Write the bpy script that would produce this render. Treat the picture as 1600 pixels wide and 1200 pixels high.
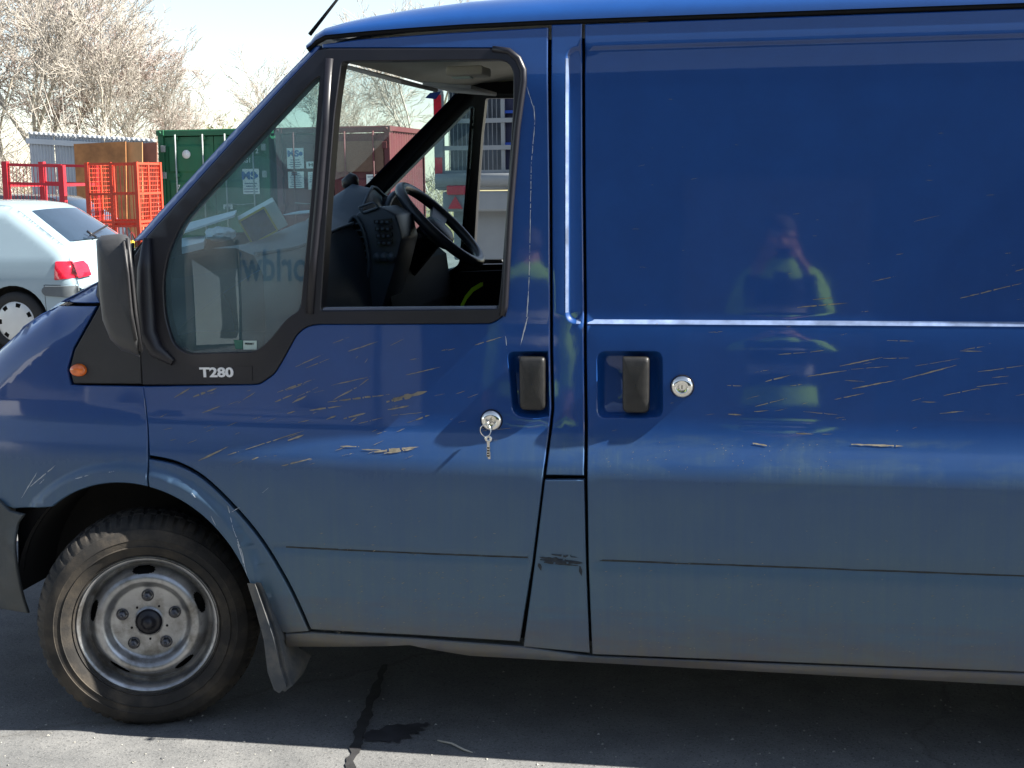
import bpy, bmesh, math, random
from math import sin, cos, pi, radians, sqrt, hypot, atan2
from mathutils import Vector, Matrix
from mathutils.geometry import delaunay_2d_cdt
random.seed(7)
for o in list(bpy.data.objects): bpy.data.objects.remove(o)
SC = bpy.context.scene
COL = SC.collection

# ------------------------------------------------------------------ camera
F_PX, YAW, PITCH, ROLL, DIST, CAM_H = 2200.0, radians(10.7), radians(8.4), radians(.75), 3.53, 1.54
FW = Vector((-sin(YAW)*cos(PITCH), cos(YAW)*cos(PITCH), -sin(PITCH)))
_r0 = Vector((cos(YAW), sin(YAW), 0)); _u0 = _r0.cross(FW)
RT = _r0*cos(ROLL) - _u0*sin(ROLL); UP = RT.cross(FW)
CAM = Vector((0, -DIST, CAM_H))
cd = bpy.data.cameras.new('camera'); cam = bpy.data.objects.new('camera', cd); COL.objects.link(cam)
cd.sensor_width = 36; cd.lens = F_PX/1600*36; cd.clip_start = .05; cd.clip_end = 2000
m = Matrix((RT, UP, -FW)).transposed().to_4x4(); m.translation = CAM
cam.matrix_world = m
SC.camera = cam

# ------------------------------------------------------------------ light
SUN_EL, SUN_AZ = radians(43), radians(2.0)          # azimuth measured from +X towards +Y
w = bpy.data.worlds.new('World'); SC.world = w; w.use_nodes = True
nt = w.node_tree; nt.nodes.clear()
sky = nt.nodes.new('ShaderNodeTexSky'); sky.sky_type = 'NISHITA'; sky.sun_disc = False
sky.sun_elevation = SUN_EL; sky.sun_rotation = pi/2 - SUN_AZ
sky.air_density = 1.0; sky.dust_density = .15; sky.ozone_density = 1.0
bg = nt.nodes.new('ShaderNodeBackground'); bg.inputs['Strength'].default_value = .052
wo = nt.nodes.new('ShaderNodeOutputWorld')
hs = nt.nodes.new('ShaderNodeHueSaturation'); hs.inputs['Saturation'].default_value = .74; hs.inputs['Value'].default_value = 1.15
nt.links.new(sky.outputs[0], hs.inputs['Color']); nt.links.new(hs.outputs[0], bg.inputs[0]); nt.links.new(bg.outputs[0], wo.inputs[0])
sd = bpy.data.lights.new('sun', 'SUN'); sd.energy = 5.0; sd.angle = radians(.53); sd.color = (1, .95, .86)
sun = bpy.data.objects.new('sun', sd); COL.objects.link(sun)
sdir = Vector((cos(SUN_EL)*cos(SUN_AZ), cos(SUN_EL)*sin(SUN_AZ), sin(SUN_EL)))
sun.rotation_euler = sdir.to_track_quat('Z', 'Y').to_euler(); sun.location = (8, 2, 12)
vs = SC.view_settings; vs.view_transform = 'Standard'; vs.look = 'None'; vs.gamma = 1; vs.exposure = 1.8
SC.cycles.max_bounces = 8; SC.cycles.transparent_max_bounces = 16; SC.cycles.use_denoising = True
SC.cycles.caustics_reflective = False; SC.cycles.caustics_refractive = False
SC.cycles.sample_clamp_indirect = 6

# ------------------------------------------------------------------ helpers: measuring on the photograph
def ray(px, py): return FW + RT*((px-800)/F_PX) - UP*((py-600)/F_PX)
def U(px, py, y):
    d = ray(px, py); return CAM + d*((y-CAM.y)/d.y)
def G(px, py, z=0):
    d = ray(px, py); return CAM + d*((z-CAM.z)/d.z)

def smooth(a, b, t):
    t = min(1, max(0, (t-a)/(b-a))); return t*t*(3-2*t)
def lerp(a, b, t): return a+(b-a)*t
def interp(pts, x):
    if x <= pts[0][0]: return pts[0][1]
    for (a, b), (c, d) in zip(pts, pts[1:]):
        if x <= c: return b+(d-b)*(x-a)/(c-a) if c > a else d
    return pts[-1][1]
def seg_d(p, a, b):
    ax, ay = a; bx, by = b; dx, dy = bx-ax, by-ay
    L = dx*dx+dy*dy
    t = 0 if L == 0 else min(1, max(0, ((p[0]-ax)*dx+(p[1]-ay)*dy)/L))
    return hypot(p[0]-ax-t*dx, p[1]-ay-t*dy)
def poly_d(p, line): return min(seg_d(p, a, b) for a, b in zip(line, line[1:]))
def inside(p, poly):
    x, y = p; c = False
    for (ax, ay), (bx, by) in zip(poly, poly[1:]+poly[:1]):
        if (ay > y) != (by > y) and x < (bx-ax)*(y-ay)/(by-ay)+ax: c = not c
    return c
def round_poly(pts, r, n=4):
    """round the corners of a closed polygon; r is a number or one per corner"""
    out = []; N = len(pts)
    for i, p in enumerate(pts):
        a = pts[i-1]; b = pts[(i+1) % N]; ri = r[i] if isinstance(r, (list, tuple)) else r
        da = hypot(a[0]-p[0], a[1]-p[1]); db = hypot(b[0]-p[0], b[1]-p[1])
        q = min(ri, da*.48, db*.48)
        if q < 1e-5: out.append(p); continue
        A = (p[0]+(a[0]-p[0])*q/da, p[1]+(a[1]-p[1])*q/da); B = (p[0]+(b[0]-p[0])*q/db, p[1]+(b[1]-p[1])*q/db)
        for k in range(n+1):
            t = k/n
            out.append(((1-t)**2*A[0]+2*t*(1-t)*p[0]+t*t*B[0], (1-t)**2*A[1]+2*t*(1-t)*p[1]+t*t*B[1]))
    return out

# ------------------------------------------------------------------ helpers: objects
def tag(o, label=None, cat=None, group=None, kind=None):
    if label: o['label'] = label
    if cat: o['category'] = cat
    if group: o['group'] = group
    if kind: o['kind'] = kind
    return o
def empty(name, loc, label=None, cat=None, group=None, rz=0):
    o = bpy.data.objects.new(name, None); COL.objects.link(o); o.location = loc; o.rotation_euler.z = rz
    o.empty_display_size = .2
    return tag(o, label, cat, group)
def link(name, me, mat, parent=None, loc=None, rot=None):
    o = bpy.data.objects.new(name, me); COL.objects.link(o)
    if mat is not None:
        for k in (mat if isinstance(mat, (list, tuple)) else [mat]): me.materials.append(k)
    if parent is not None: o.parent = parent
    if loc is not None: o.location = loc
    if rot is not None: o.rotation_euler = rot
    return o
def copy_tree(o, parent=None):
    c = o.copy(); COL.objects.link(c)
    if parent is not None: c.parent = parent
    for ch in list(o.children): copy_tree(ch, c)
    return c

class MB:
    def __init__(s): s.v = []; s.f = []; s.sm = []; s.mi = []
    def add(s, vs, fs, smooth=False, mi=0):
        n = len(s.v); s.v += [tuple(v) for v in vs]
        for f in fs: s.f.append([n+i for i in f]); s.sm.append(smooth); s.mi.append(mi)
        return s
    def box(s, c, d, rot=None, bev=0, mi=0):
        x, y, z = d[0]/2, d[1]/2, d[2]/2
        if bev:
            b = min(bev, x*.9, y*.9, z*.9)
            vs = []; 
            bm = bmesh.new(); bmesh.ops.create_cube(bm, size=1, matrix=Matrix.Diagonal((d[0], d[1], d[2], 1)))
            bmesh.ops.bevel(bm, geom=bm.edges[:], offset=b, segments=2, affect='EDGES', profile=.5)
            bm.verts.index_update()
            vs = [v.co.copy() for v in bm.verts]; fs = [[v.index for v in f.verts] for f in bm.faces]; bm.free()
        else:
            vs = [Vector((i*x, j*y, k*z)) for i in (-1, 1) for j in (-1, 1) for k in (-1, 1)]
            fs = [(0, 1, 3, 2), (4, 6, 7, 5), (0, 4, 5, 1), (2, 3, 7, 6), (0, 2, 6, 4), (1, 5, 7, 3)]
        R = rot.to_3x3() if isinstance(rot, Matrix) else (Matrix.Identity(3) if rot is None else __import__('mathutils').Euler(rot).to_matrix())
        return s.add([R @ v + Vector(c) for v in vs], fs, False, mi)
    def bar(s, a, b, w, h=None, up=(0, 0, 1), mi=0):
        a, b = Vector(a), Vector(b); h = h or w; d = (b-a).normalized(); up = Vector(up)
        if abs(d.dot(up)) > .98: up = Vector((1, 0, 0))
        sx = d.cross(up).normalized()*w/2; sy = sx.cross(d).normalized()*h/2
        vs = [p+i*sx+j*sy for p in (a, b) for i, j in ((-1, -1), (1, -1), (1, 1), (-1, 1))]
        return s.add(vs, [(3, 2, 1, 0), (4, 5, 6, 7), (0, 1, 5, 4), (1, 2, 6, 5), (2, 3, 7, 6), (3, 0, 4, 7)], False, mi)
    def tube(s, pts, r, n=8, cap=True, mi=0, closed=False):
        pts = [Vector(p) for p in pts]; N = len(pts); vs = []; prev = None
        rr = r if isinstance(r, (list, tuple)) else [r]*N
        for i, p in enumerate(pts):
            if closed: d = pts[(i+1) % N]-pts[i-1]
            else: d = pts[min(i+1, N-1)]-pts[max(i-1, 0)]
            d = d.normalized()
            if prev is None:
                a = d.orthogonal().normalized()
            else: a = (prev-d*prev.dot(d)).normalized()
            prev = a; b = d.cross(a)
            vs += [p+(a*cos(2*pi*k/n)+b*sin(2*pi*k/n))*rr[i] for k in range(n)]
        fs = []
        for i in range(N if closed else N-1):
            j = (i+1) % N
            for k in range(n): fs.append((i*n+k, i*n+(k+1) % n, j*n+(k+1) % n, j*n+k))
        s.add(vs, fs, True, mi)
        if cap and not closed:
            base = len(s.v)-len(vs)
            s.f += [[base+k for k in range(n)][::-1], [base+(N-1)*n+k for k in range(n)]]; s.sm += [False]*2; s.mi += [mi]*2
        return s
    def lathe(s, prof, n=48, axis='Y', c=(0, 0, 0), closed=False, mi=0, smooth=True, skip=None, mod=None):
        """prof: (radius, along axis). mod(i,k)->radius factor"""
        vs = []
        for i, (r, a) in enumerate(prof):
            for k in range(n):
                t = 2*pi*k/n; q = r*(mod(i, k) if mod else 1)
                if axis == 'Y': v = (q*cos(t), a, q*sin(t))
                elif axis == 'Z': v = (q*cos(t), q*sin(t), a)
                else: v = (a, q*cos(t), q*sin(t))
                vs.append(Vector(v)+Vector(c))
        fs = []; P = len(prof)
        for i in range(P if closed else P-1):
            j = (i+1) % P
            for k in range(n):
                if skip and skip(i, k): continue
                fs.append((i*n+k, j*n+k, j*n+(k+1) % n, i*n+(k+1) % n))
        return s.add(vs, fs, smooth, mi)
    def prism(s, poly, y0, y1, mi=0, plane='XZ'):
        n = len(poly)
        mk = (lambda a, b, y: (a, y, b)) if plane == 'XZ' else ((lambda a, b, y: (a, b, y)) if plane == 'XY' else (lambda a, b, y: (y, a, b)))
        vs = [mk(a, b, y0) for a, b in poly]+[mk(a, b, y1) for a, b in poly]
        fs = [list(range(n)), list(range(2*n-1, n-1, -1))]+[(i, n+i, n+(i+1) % n, (i+1) % n) for i in range(n)]
        return s.add(vs, fs, False, mi)
    def grid(s, P, smooth=True, mi=0, wrap=False):
        nu, nv = len(P), len(P[0]); vs = [v for row in P for v in row]; fs = []
        for i in range(nu-1):
            for j in range(nv if wrap else nv-1):
                k = (j+1) % nv; fs.append((i*nv+j, i*nv+k, (i+1)*nv+k, (i+1)*nv+j))
        return s.add(vs, fs, smooth, mi)
    def build(s, name, mat, parent=None, loc=None, rot=None, bevel=0, auto=None):
        me = bpy.data.meshes.new(name); me.from_pydata(s.v, [], s.f)
        me.polygons.foreach_set('use_smooth', s.sm); me.polygons.foreach_set('material_index', s.mi)
        bm = bmesh.new(); bm.from_mesh(me); bmesh.ops.recalc_face_normals(bm, faces=bm.faces[:])
        if bevel: 
            bmesh.ops.bevel(bm, geom=[e for e in bm.edges if len(e.link_faces) == 2 and e.calc_face_angle(0) > .5], offset=bevel, segments=2, affect='EDGES', profile=.5)
            for f in bm.faces: f.smooth = True
        bm.to_mesh(me); bm.free(); me.update()
        if bevel: auto = auto or 40
        if auto is not None:
            me.polygons.foreach_set('use_smooth', [True]*len(me.polygons)); me.set_sharp_from_angle(angle=radians(auto))
        return link(name, me, mat, parent, loc, rot)

def text_into(mb, body, size, M, depth=.0006, sx=1.0, bold=0.0, align='CENTER', mi=0):
    cu = bpy.data.curves.new('t', 'FONT'); cu.body = body; cu.size = size; cu.align_x = align; cu.align_y = 'CENTER'
    cu.extrude = depth; cu.offset = bold; cu.resolution_u = 3
    ob = bpy.data.objects.new('t', cu); COL.objects.link(ob)
    dg = bpy.context.evaluated_depsgraph_get(); me = bpy.data.meshes.new_from_object(ob.evaluated_get(dg))
    S = Matrix.Diagonal((sx, 1, 1, 1))
    mb.add([M @ (S @ v.co) for v in me.vertices], [list(p.vertices) for p in me.polygons], False, mi)
    bpy.data.objects.remove(ob); bpy.data.curves.remove(cu); bpy.data.meshes.remove(me)
def frame(origin, xdir, up=(0, 0, 1)):
    x = Vector(xdir).normalized(); u = Vector(up); z = x.cross(u).normalized(); y = z.cross(x)
    m = Matrix((x, y, z)).transposed().to_4x4(); m.translation = Vector(origin); return m

# ------------------------------------------------------------------ helpers: materials
def new_mat(name):
    m = bpy.data.materials.new(name); m.use_nodes = True; t = m.node_tree; t.nodes.clear()
    o = t.nodes.new('ShaderNodeOutputMaterial'); b = t.nodes.new('ShaderNodeBsdfPrincipled')
    t.links.new(b.outputs[0], o.inputs[0]); return m, t, b, o
def nd(t, kind, **kw):
    n = t.nodes.new(kind)
    for k, v in kw.items(): setattr(n, k, v)
    return n
def math_n(t, op, a, b=None, clamp=False):
    n = t.nodes.new('ShaderNodeMath'); n.operation = op; n.use_clamp = clamp
    for i, q in enumerate((a, b)):
        if q is None: continue
        if isinstance(q, (int, float)): n.inputs[i].default_value = q
        else: t.links.new(q, n.inputs[i])
    return n.outputs[0]
def ramp(t, inp, stops, interp_='LINEAR'):
    r = t.nodes.new('ShaderNodeValToRGB'); r.color_ramp.interpolation = interp_
    e = r.color_ramp.elements
    while len(e) < len(stops): e.new(.5)
    for q, (p, c) in zip(e, stops):
        q.position = p; q.color = (c, c, c, 1) if isinstance(c, (int, float)) else (*c, 1)
    t.links.new(inp, r.inputs[0]); return r.outputs[0]
def noise(t, scale, detail=4, rough=.55, vec=None, scl=None, dist=0):
    tc = t.nodes.new('ShaderNodeTexCoord') if vec is None else None
    v = tc.outputs['Object'] if vec is None else vec
    if scl:
        mp = t.nodes.new('ShaderNodeMapping'); mp.inputs['Scale'].default_value = scl; t.links.new(v, mp.inputs[0]); v = mp.outputs[0]
    n = t.nodes.new('ShaderNodeTexNoise'); n.inputs['Scale'].default_value = scale; n.inputs['Detail'].default_value = detail
    n.inputs['Roughness'].default_value = rough; n.inputs['Distortion'].default_value = dist
    t.links.new(v, n.inputs['Vector']); return n.outputs[0]
def mixc(t, fac, a, b, mode='MIX'):
    n = t.nodes.new('ShaderNodeMix'); n.data_type = 'RGBA'; n.blend_type = mode
    for i, q in ((0, fac), (6, a), (7, b)):
        if isinstance(q, (int, float)): n.inputs[i].default_value = q
        elif isinstance(q, tuple): n.inputs[i].default_value = (*q, 1)
        else: t.links.new(q, n.inputs[i])
    return n.outputs[2]
def bump(t, b, h, strength=.3, dist=.01):
    n = t.nodes.new('ShaderNodeBump'); n.inputs['Strength'].default_value = strength; n.inputs['Distance'].default_value = dist
    t.links.new(h, n.inputs['Height']); t.links.new(n.outputs[0], b.inputs['Normal'])
def simple(name, col, rough=.5, metal=0, coat=0, var=.15, scale=8, bmp=0, spec=.5, dirt=None, dscale=3):
    m, t, b, o = new_mat(name)
    n = noise(t, scale, 5)
    lo = tuple(c*(1-var) for c in col); hi = tuple(min(1, c*(1+var)) for c in col)
    c = ramp(t, n, [(.3, lo), (.7, hi)])
    if dirt:
        d = ramp(t, noise(t, dscale, 6, .65), [(.45, 0.), (.7, dirt[1])])
        c = mixc(t, d, c, dirt[0])
    t.links.new(c, b.inputs['Base Color'])
    b.inputs['Roughness'].default_value = rough; b.inputs['Metallic'].default_value = metal
    b.inputs['Coat Weight'].default_value = coat; b.inputs['Coat Roughness'].default_value = .05
    b.inputs['Specular IOR Level'].default_value = spec
    if bmp: bump(t, b, noise(t, scale*12, 4), bmp, .004)
    return m

def paint_blue():
    m, t, b, o = new_mat('blue_van_paint')
    tc = t.nodes.new('ShaderNodeTexCoord'); sep = t.nodes.new('ShaderNodeSeparateXYZ'); t.links.new(tc.outputs['Object'], sep.inputs[0])
    z = sep.outputs[2]; x = sep.outputs[0]
    # road dust: thin film everywhere, thick grey film low down, brown along the bottom
    big = noise(t, 2.2, 6, .62); runs = noise(t, 26, 5, .62, scl=(2.6, 1, .10)); fine = noise(t, 110, 3, .6); mid = noise(t, 9, 6, .7)
    flow = noise(t, 13, 6, .7, scl=(.35, 1, 2.6)); wipe = noise(t, 7, 5, .65, scl=(.5, 1, 1.6), dist=.6)
    prof = ramp(t, z, [(.2, .85), (.31, .80), (.38, .70), (.53, .66), (.56, .62), (.70, .56), (.76, .44), (.80, .22), (.87, .12), (.90, .045), (1.0, .022)])
    k = math_n(t, 'ADD', .40, math_n(t, 'MULTIPLY', big, .50)); k = math_n(t, 'ADD', k, math_n(t, 'MULTIPLY', runs, .40)); k = math_n(t, 'ADD', k, math_n(t, 'MULTIPLY', mid, .25))
    film = math_n(t, 'MULTIPLY', prof, k)
    speck = ramp(t, fine, [(.60, 0.), (.76, .28)])
    film = math_n(t, 'ADD', film, math_n(t, 'MULTIPLY', speck, math_n(t, 'MULTIPLY', prof, 1.0)))
    # patchy pale film lying on the shoulder under the crease, mostly on the sliding door
    band = math_n(t, 'MULTIPLY', ramp(t, z, [(.72, 0.), (.79, 1.), (.872, 1.), (.884, 0.)]), ramp(t, math_n(t, 'ADD', math_n(t, 'MULTIPLY', x, .5), .5), [(.10, .25), (.27, 1.)]))
    patches = math_n(t, 'MULTIPLY', ramp(t, wipe, [(.42, 0.), (.60, .26)]), ramp(t, runs, [(.3, .5), (.7, 1.2)]))
    film = math_n(t, 'ADD', film, math_n(t, 'MULTIPLY', band, patches), True)
    low = ramp(t, math_n(t, 'ADD', z, math_n(t, 'MULTIPLY', math_n(t, 'SUBTRACT', flow, .5), .26)), [(.27, 1.), (.43, 0.)])
    dust = mixc(t, low, (.098, .150, .148), (.125, .108, .068))
    dull_ = mixc(t, ramp(t, mid, [(.3, 0.), (.8, 1.)]), (.0016, .041, .182), (.0026, .050, .215))
    c = mixc(t, film, dull_, dust)
    t.links.new(c, b.inputs['Base Color'])
    b.inputs['Roughness'].default_value = .40; b.inputs['Specular IOR Level'].default_value = .3
    b.inputs['Coat IOR'].default_value = 1.52
    cw = ramp(t, film, [(.03, .78), (.14, .62), (.45, .25)]); t.links.new(cw, b.inputs['Coat Weight'])
    cr = ramp(t, film, [(.02, .035), (.06, .05), (.14, .09), (.45, .30)]); t.links.new(cr, b.inputs['Coat Roughness'])
    bn = t.nodes.new('ShaderNodeBump'); bn.inputs['Strength'].default_value = .12; bn.inputs['Distance'].default_value = .01
    t.links.new(math_n(t, 'ADD', math_n(t, 'ADD', noise(t, 2.6, 2, .4), math_n(t, 'MULTIPLY', noise(t, 11, 2, .5), .08)), math_n(t, 'MULTIPLY', fine, .008)), bn.inputs['Height']); t.links.new(bn.outputs[0], b.inputs['Coat Normal'])
    return m
def glass_mat(name, tint, refl=1.0, haze=0.0):
    m, t, b, o = new_mat(name); t.nodes.remove(b)
    tr = nd(t, 'ShaderNodeBsdfTransparent'); tr.inputs[0].default_value = (*tint, 1)
    gl = nd(t, 'ShaderNodeBsdfGlossy'); gl.inputs['Roughness'].default_value = .01
    ge = nd(t, 'ShaderNodeNewGeometry'); dt = nd(t, 'ShaderNodeVectorMath', operation='DOT_PRODUCT')
    t.links.new(ge.outputs['Incoming'], dt.inputs[0]); t.links.new(ge.outputs['Normal'], dt.inputs[1])
    f = math_n(t, 'SUBTRACT', 1.0, math_n(t, 'ABSOLUTE', dt.outputs['Value']), True)
    f = math_n(t, 'ADD', .04, math_n(t, 'MULTIPLY', math_n(t, 'POWER', f, 5.0), .96))
    f = math_n(t, 'MULTIPLY', f, 1.8*refl, True)
    mx = nd(t, 'ShaderNodeMixShader'); t.links.new(f, mx.inputs[0]); t.links.new(tr.outputs[0], mx.inputs[1]); t.links.new(gl.outputs[0], mx.inputs[2])
    out = mx.outputs[0]
    if haze:
        df = nd(t, 'ShaderNodeBsdfDiffuse'); df.inputs[0].default_value = (.36, .60, .66, 1)
        h = ramp(t, noise(t, 5, 5, .6), [(.3, haze*.4), (.75, haze)])
        m2 = nd(t, 'ShaderNodeMixShader'); t.links.new(h, m2.inputs[0]); t.links.new(out, m2.inputs[1]); t.links.new(df.outputs[0], m2.inputs[2]); out = m2.outputs[0]
    t.links.new(out, o.inputs[0]); return m

M = {}
M['blue'] = paint_blue()
M['trim'] = simple('black_satin_trim', (.008, .008, .013), .40, var=.2, dirt=((.04, .037, .036), .25), spec=.45)
M['plastic'] = simple('black_textured_plastic', (.013, .013, .015), .5, var=.2, bmp=.15, dirt=((.05, .045, .04), .3))
M['rubber_gap'] = simple('black_rubber', (.004, .004, .005), .75, spec=.2)
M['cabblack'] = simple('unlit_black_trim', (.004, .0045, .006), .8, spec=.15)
M['dark'] = simple('dark_underside', (.012, .011, .010), .85, dirt=((.035, .028, .02), .6))
M['chrome'] = simple('polished_steel', (.78, .76, .70), .12, metal=1, var=.05)
M['glass'] = glass_mat('window_glass', (.62, .84, .86), 1.15, .24)  # teal haze: dust film that also stands in for pale reflections
M['clear_glass'] = glass_mat('windscreen_glass', (.80, .90, .90), .55, .02)
M['amber'] = simple('amber_lens', (.85, .16, .01), .15, coat=1, var=.25, scale=60)
M['white'] = simple('white_print', (.8, .8, .8), .5, var=.03)
M['liner'] = simple('beige_headlining', (.62, .59, .51), .9, var=.06)
M['dash'] = simple('blue_black_dashboard', (.036, .056, .082), .45, var=.15, bmp=.1)
M['dashtop'] = simple('dashboard_top', (.05, .075, .105), .5, var=.15, bmp=.1)  # lighter than dash: skylight on the upper faces put into the colour
M['seat'] = simple('dark_seat_fabric', (.007, .007, .016), .9, var=.3)

# ------------------------------------------------------------------ ground
def ground_mat():
    m, t, b, o = new_mat('worn_concrete_yard')
    big = noise(t, .55, 6, .6); mid = noise(t, 6, 6, .65); fine = noise(t, 95, 4, .75); grit = noise(t, 230, 3, .7)
    c = ramp(t, mid, [(.25, (.10, .103, .106)), (.75, (.19, .19, .187))])
    c = mixc(t, ramp(t, big, [(.45, 0.), (.7, .55)]), c, (.082, .084, .086))
    c = mixc(t, ramp(t, fine, [(.54, 0.), (.64, .85)]), c, (.055, .056, .056))
    c = mixc(t, ramp(t, grit, [(.60, 0.), (.70, .75)]), c, (.42, .41, .38))
    vo = nd(t, 'ShaderNodeTexVoronoi', feature='DISTANCE_TO_EDGE'); vo.inputs['Scale'].default_value = .35
    tc = nd(t, 'ShaderNodeTexCoord'); nz = nd(t, 'ShaderNodeTexNoise'); nz.inputs['Scale'].default_value = 2.5; nz.inputs['Detail'].default_value = 6
    t.links.new(tc.outputs['Object'], nz.inputs['Vector'])
    ad = nd(t, 'ShaderNodeVectorMath', operation='MULTIPLY_ADD'); t.links.new(nz.outputs['Color'], ad.inputs[0]); ad.inputs[1].default_value = (.5, .5, .5); t.links.new(tc.outputs['Object'], ad.inputs[2])
    t.links.new(ad.outputs[0], vo.inputs['Vector'])
    crk = ramp(t, vo.outputs['Distance'], [(.0, .35), (.006, 0.)])
    c = mixc(t, crk, c, (.05, .046, .04))
    t.links.new(c, b.inputs['Base Color']); b.inputs['Roughness'].default_value = .88; b.inputs['Specular IOR Level'].default_value = .25
    h = math_n(t, 'ADD', math_n(t, 'MULTIPLY', fine, .6), math_n(t, 'SUBTRACT', mid, crk))
    bump(t, b, h, .9, .006)
    return m
M['ground'] = ground_mat()
mb = MB(); S0 = 600
xs = [-S0, -80, -30, -12, -6, -3, -1.5, 0, 1.5, 3, 8, 30, S0]; ys = [-S0, -80, -30, -12, -6, -3, -1, 0, 1, 3, 6, 12, 30, 80, S0]
mb.grid([[(x, y, 0) for y in ys] for x in xs], smooth=False)
ground = tag(mb.build('ground', M['ground']), 'pale worn concrete yard under the van', None, None, 'structure')
def blob(name, c, pts, mat, z=.004, seed=0, jag=.25):
    rnd = random.Random(seed); out = []
    N = len(pts)
    for i in range(N):
        a, b = Vector(pts[i]), Vector(pts[(i+1) % N])
        for k in range(6):
            q = a.lerp(b, k/6); n = Vector((-(b-a).y, (b-a).x)); L = (b-a).length
            q = q+n.normalized()*(rnd.random()-.5)*jag*.06 if L else q
            out.append((q.x, q.y, z))
    mb = MB(); mb.add(out, [list(range(len(out)))]); return mb.build(name, mat, ground)
M['tar'] = simple('old_tar', (.018, .018, .02), .8, var=.4, scale=30, bmp=.3)
M['oil'] = simple('oil_stain', (.030, .030, .034), .55, var=.5, scale=14)
g = lambda px, py: tuple(G(px, py)[:2])
blob('tar_seam', None, [g(538, 1200), g(545, 1178), g(560, 1130), g(578, 1085), g(597, 1040), g(604, 1040), g(590, 1090), g(575, 1135), g(566, 1160), g(556, 1182), g(548, 1240), g(530, 1240)], M['tar'], .004, 3, .25)
blob('oil_stain', None, [g(566, 1155), g(590, 1140), g(640, 1132), g(668, 1130), g(655, 1148), g(625, 1160), g(590, 1160)], M['oil'], .004, 5, .5)

# ------------------------------------------------------------------ van: the side surface
WID = 2.10
ARC = (-1.775, .322, .385)
_P = [(.10, .10), (.22, .07), (.262, .034), (.285, .014), (.33, .008), (.50, .001), (.60, 0.), (.765, .0015), (.79, .004), (.81, .009), (.885, .031), (1.16, .050), (1.75, .081), (1.93, .092)]
EDGE_PX = [((0, 530), .17), ((60, 487), .16), ((93, 470), .15), ((152, 437), .13), ((207, 372), .12), ((350, 220), .13), ((478, 86), .14), ((490, 72), .14)]
EDGE = [(-2.56, .40), (-2.53, .70), (-2.47, .86), (-2.36, .97)] + [(U(*p, y).x, U(*p, y).z) for p, y in EDGE_PX]
def catmull(P, n=4):
    out = []
    for i in range(len(P)-1):
        p0, p1, p2, p3 = P[max(0, i-1)], P[i], P[i+1], P[min(len(P)-1, i+2)]
        for k in range(n):
            t = k/n; out.append(tuple(.5*(2*p1[a]+(p2[a]-p0[a])*t+(2*p0[a]-5*p1[a]+4*p2[a]-p3[a])*t*t+(3*p1[a]-p0[a]-3*p2[a]+p3[a])*t**3) for a in (0, 1)))
    return out+[P[-1]]
EDGE_S = catmull(EDGE, 4)
def edge_rows(dist=(.008, .022, .04, .062, .09, .12), st=.025, path=None, sign=1):
    path = path or EDGE_S; out = []
    for d in dist:
        for a, b in zip(path, path[1:]):
            L = hypot(b[0]-a[0], b[1]-a[1])
            if L < 1e-6: continue
            nx, nz = (b[1]-a[1])/L*sign, -(b[0]-a[0])/L*sign
            for k in range(max(1, int(L/st))):
                t = k/max(1, int(L/st)); out.append((lerp(a[0], b[0], t)+nx*d, lerp(a[1], b[1], t)+nz*d))
    return out
GUT_PX = [(476, 78), (490, 66), (509, 59), (560, 54), (695, 44), (860, 36), (1250, 22)]
GUT = [(U(*p, .115).x, U(*p, .115).z) for p in GUT_PX]; GUT += [(.6, 1.928), (2.75, 1.928)]
REC = (-.536, .90, 1.160, 1.864)
def sd_rec(x, z, r=.03):
    cx, cz = (REC[0]+REC[1])/2, (REC[2]+REC[3])/2; hx, hz = (REC[1]-REC[0])/2-r, (REC[3]-REC[2])/2-r
    dx, dz = abs(x-cx)-hx, abs(z-cz)-hz
    return hypot(max(dx, 0), max(dz, 0))+min(max(dx, dz), 0)-r
def YS(x, z):
    y = interp(_P, z)
    y += .6*max(0, min(z, 1.83)-1.75)**2+(.096*max(0, z-1.83)+.0*z)
    y += .05*max(0, -.75-x)**2 + .16*max(0, -2.0-x)**2
    if -.62 < x: y += .010*smooth(0, .013, -sd_rec(x, z))
    if x > -1.35: y += .0045*max(0, 1-abs(z-.549)/.007)                # rubbing-strip groove
    if x < -.9:
        r = lerp(.12, .045, smooth(-2.0, -1.78, x))
        d = poly_d((x, z), EDGE_S)
        if d < r:
            e = min(.97, 1-d/r); y += r*(1-sqrt(1-e*e))
    q = hypot(x-ARC[0], z-ARC[1])                                       # wheel-arch flare
    if q < .47 and z > .30:
        ang = atan2(z-ARC[1], x-ARC[0]); wd = lerp(.045, .062, max(0, sin(ang)))
        y -= .016*(1-smooth(ARC[2]+wd*.55, ARC[2]+wd, q))*smooth(.30, .45, z)
    return y
def S(px, py):
    y = .05
    for _ in range(7):
        p = U(px, py, y); y = .5*y+.5*YS(p.x, p.z) if _ > 3 else YS(p.x, p.z)
    return (p.x, p.z)
def SP(*pts): return [S(*p) for p in pts]

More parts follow.
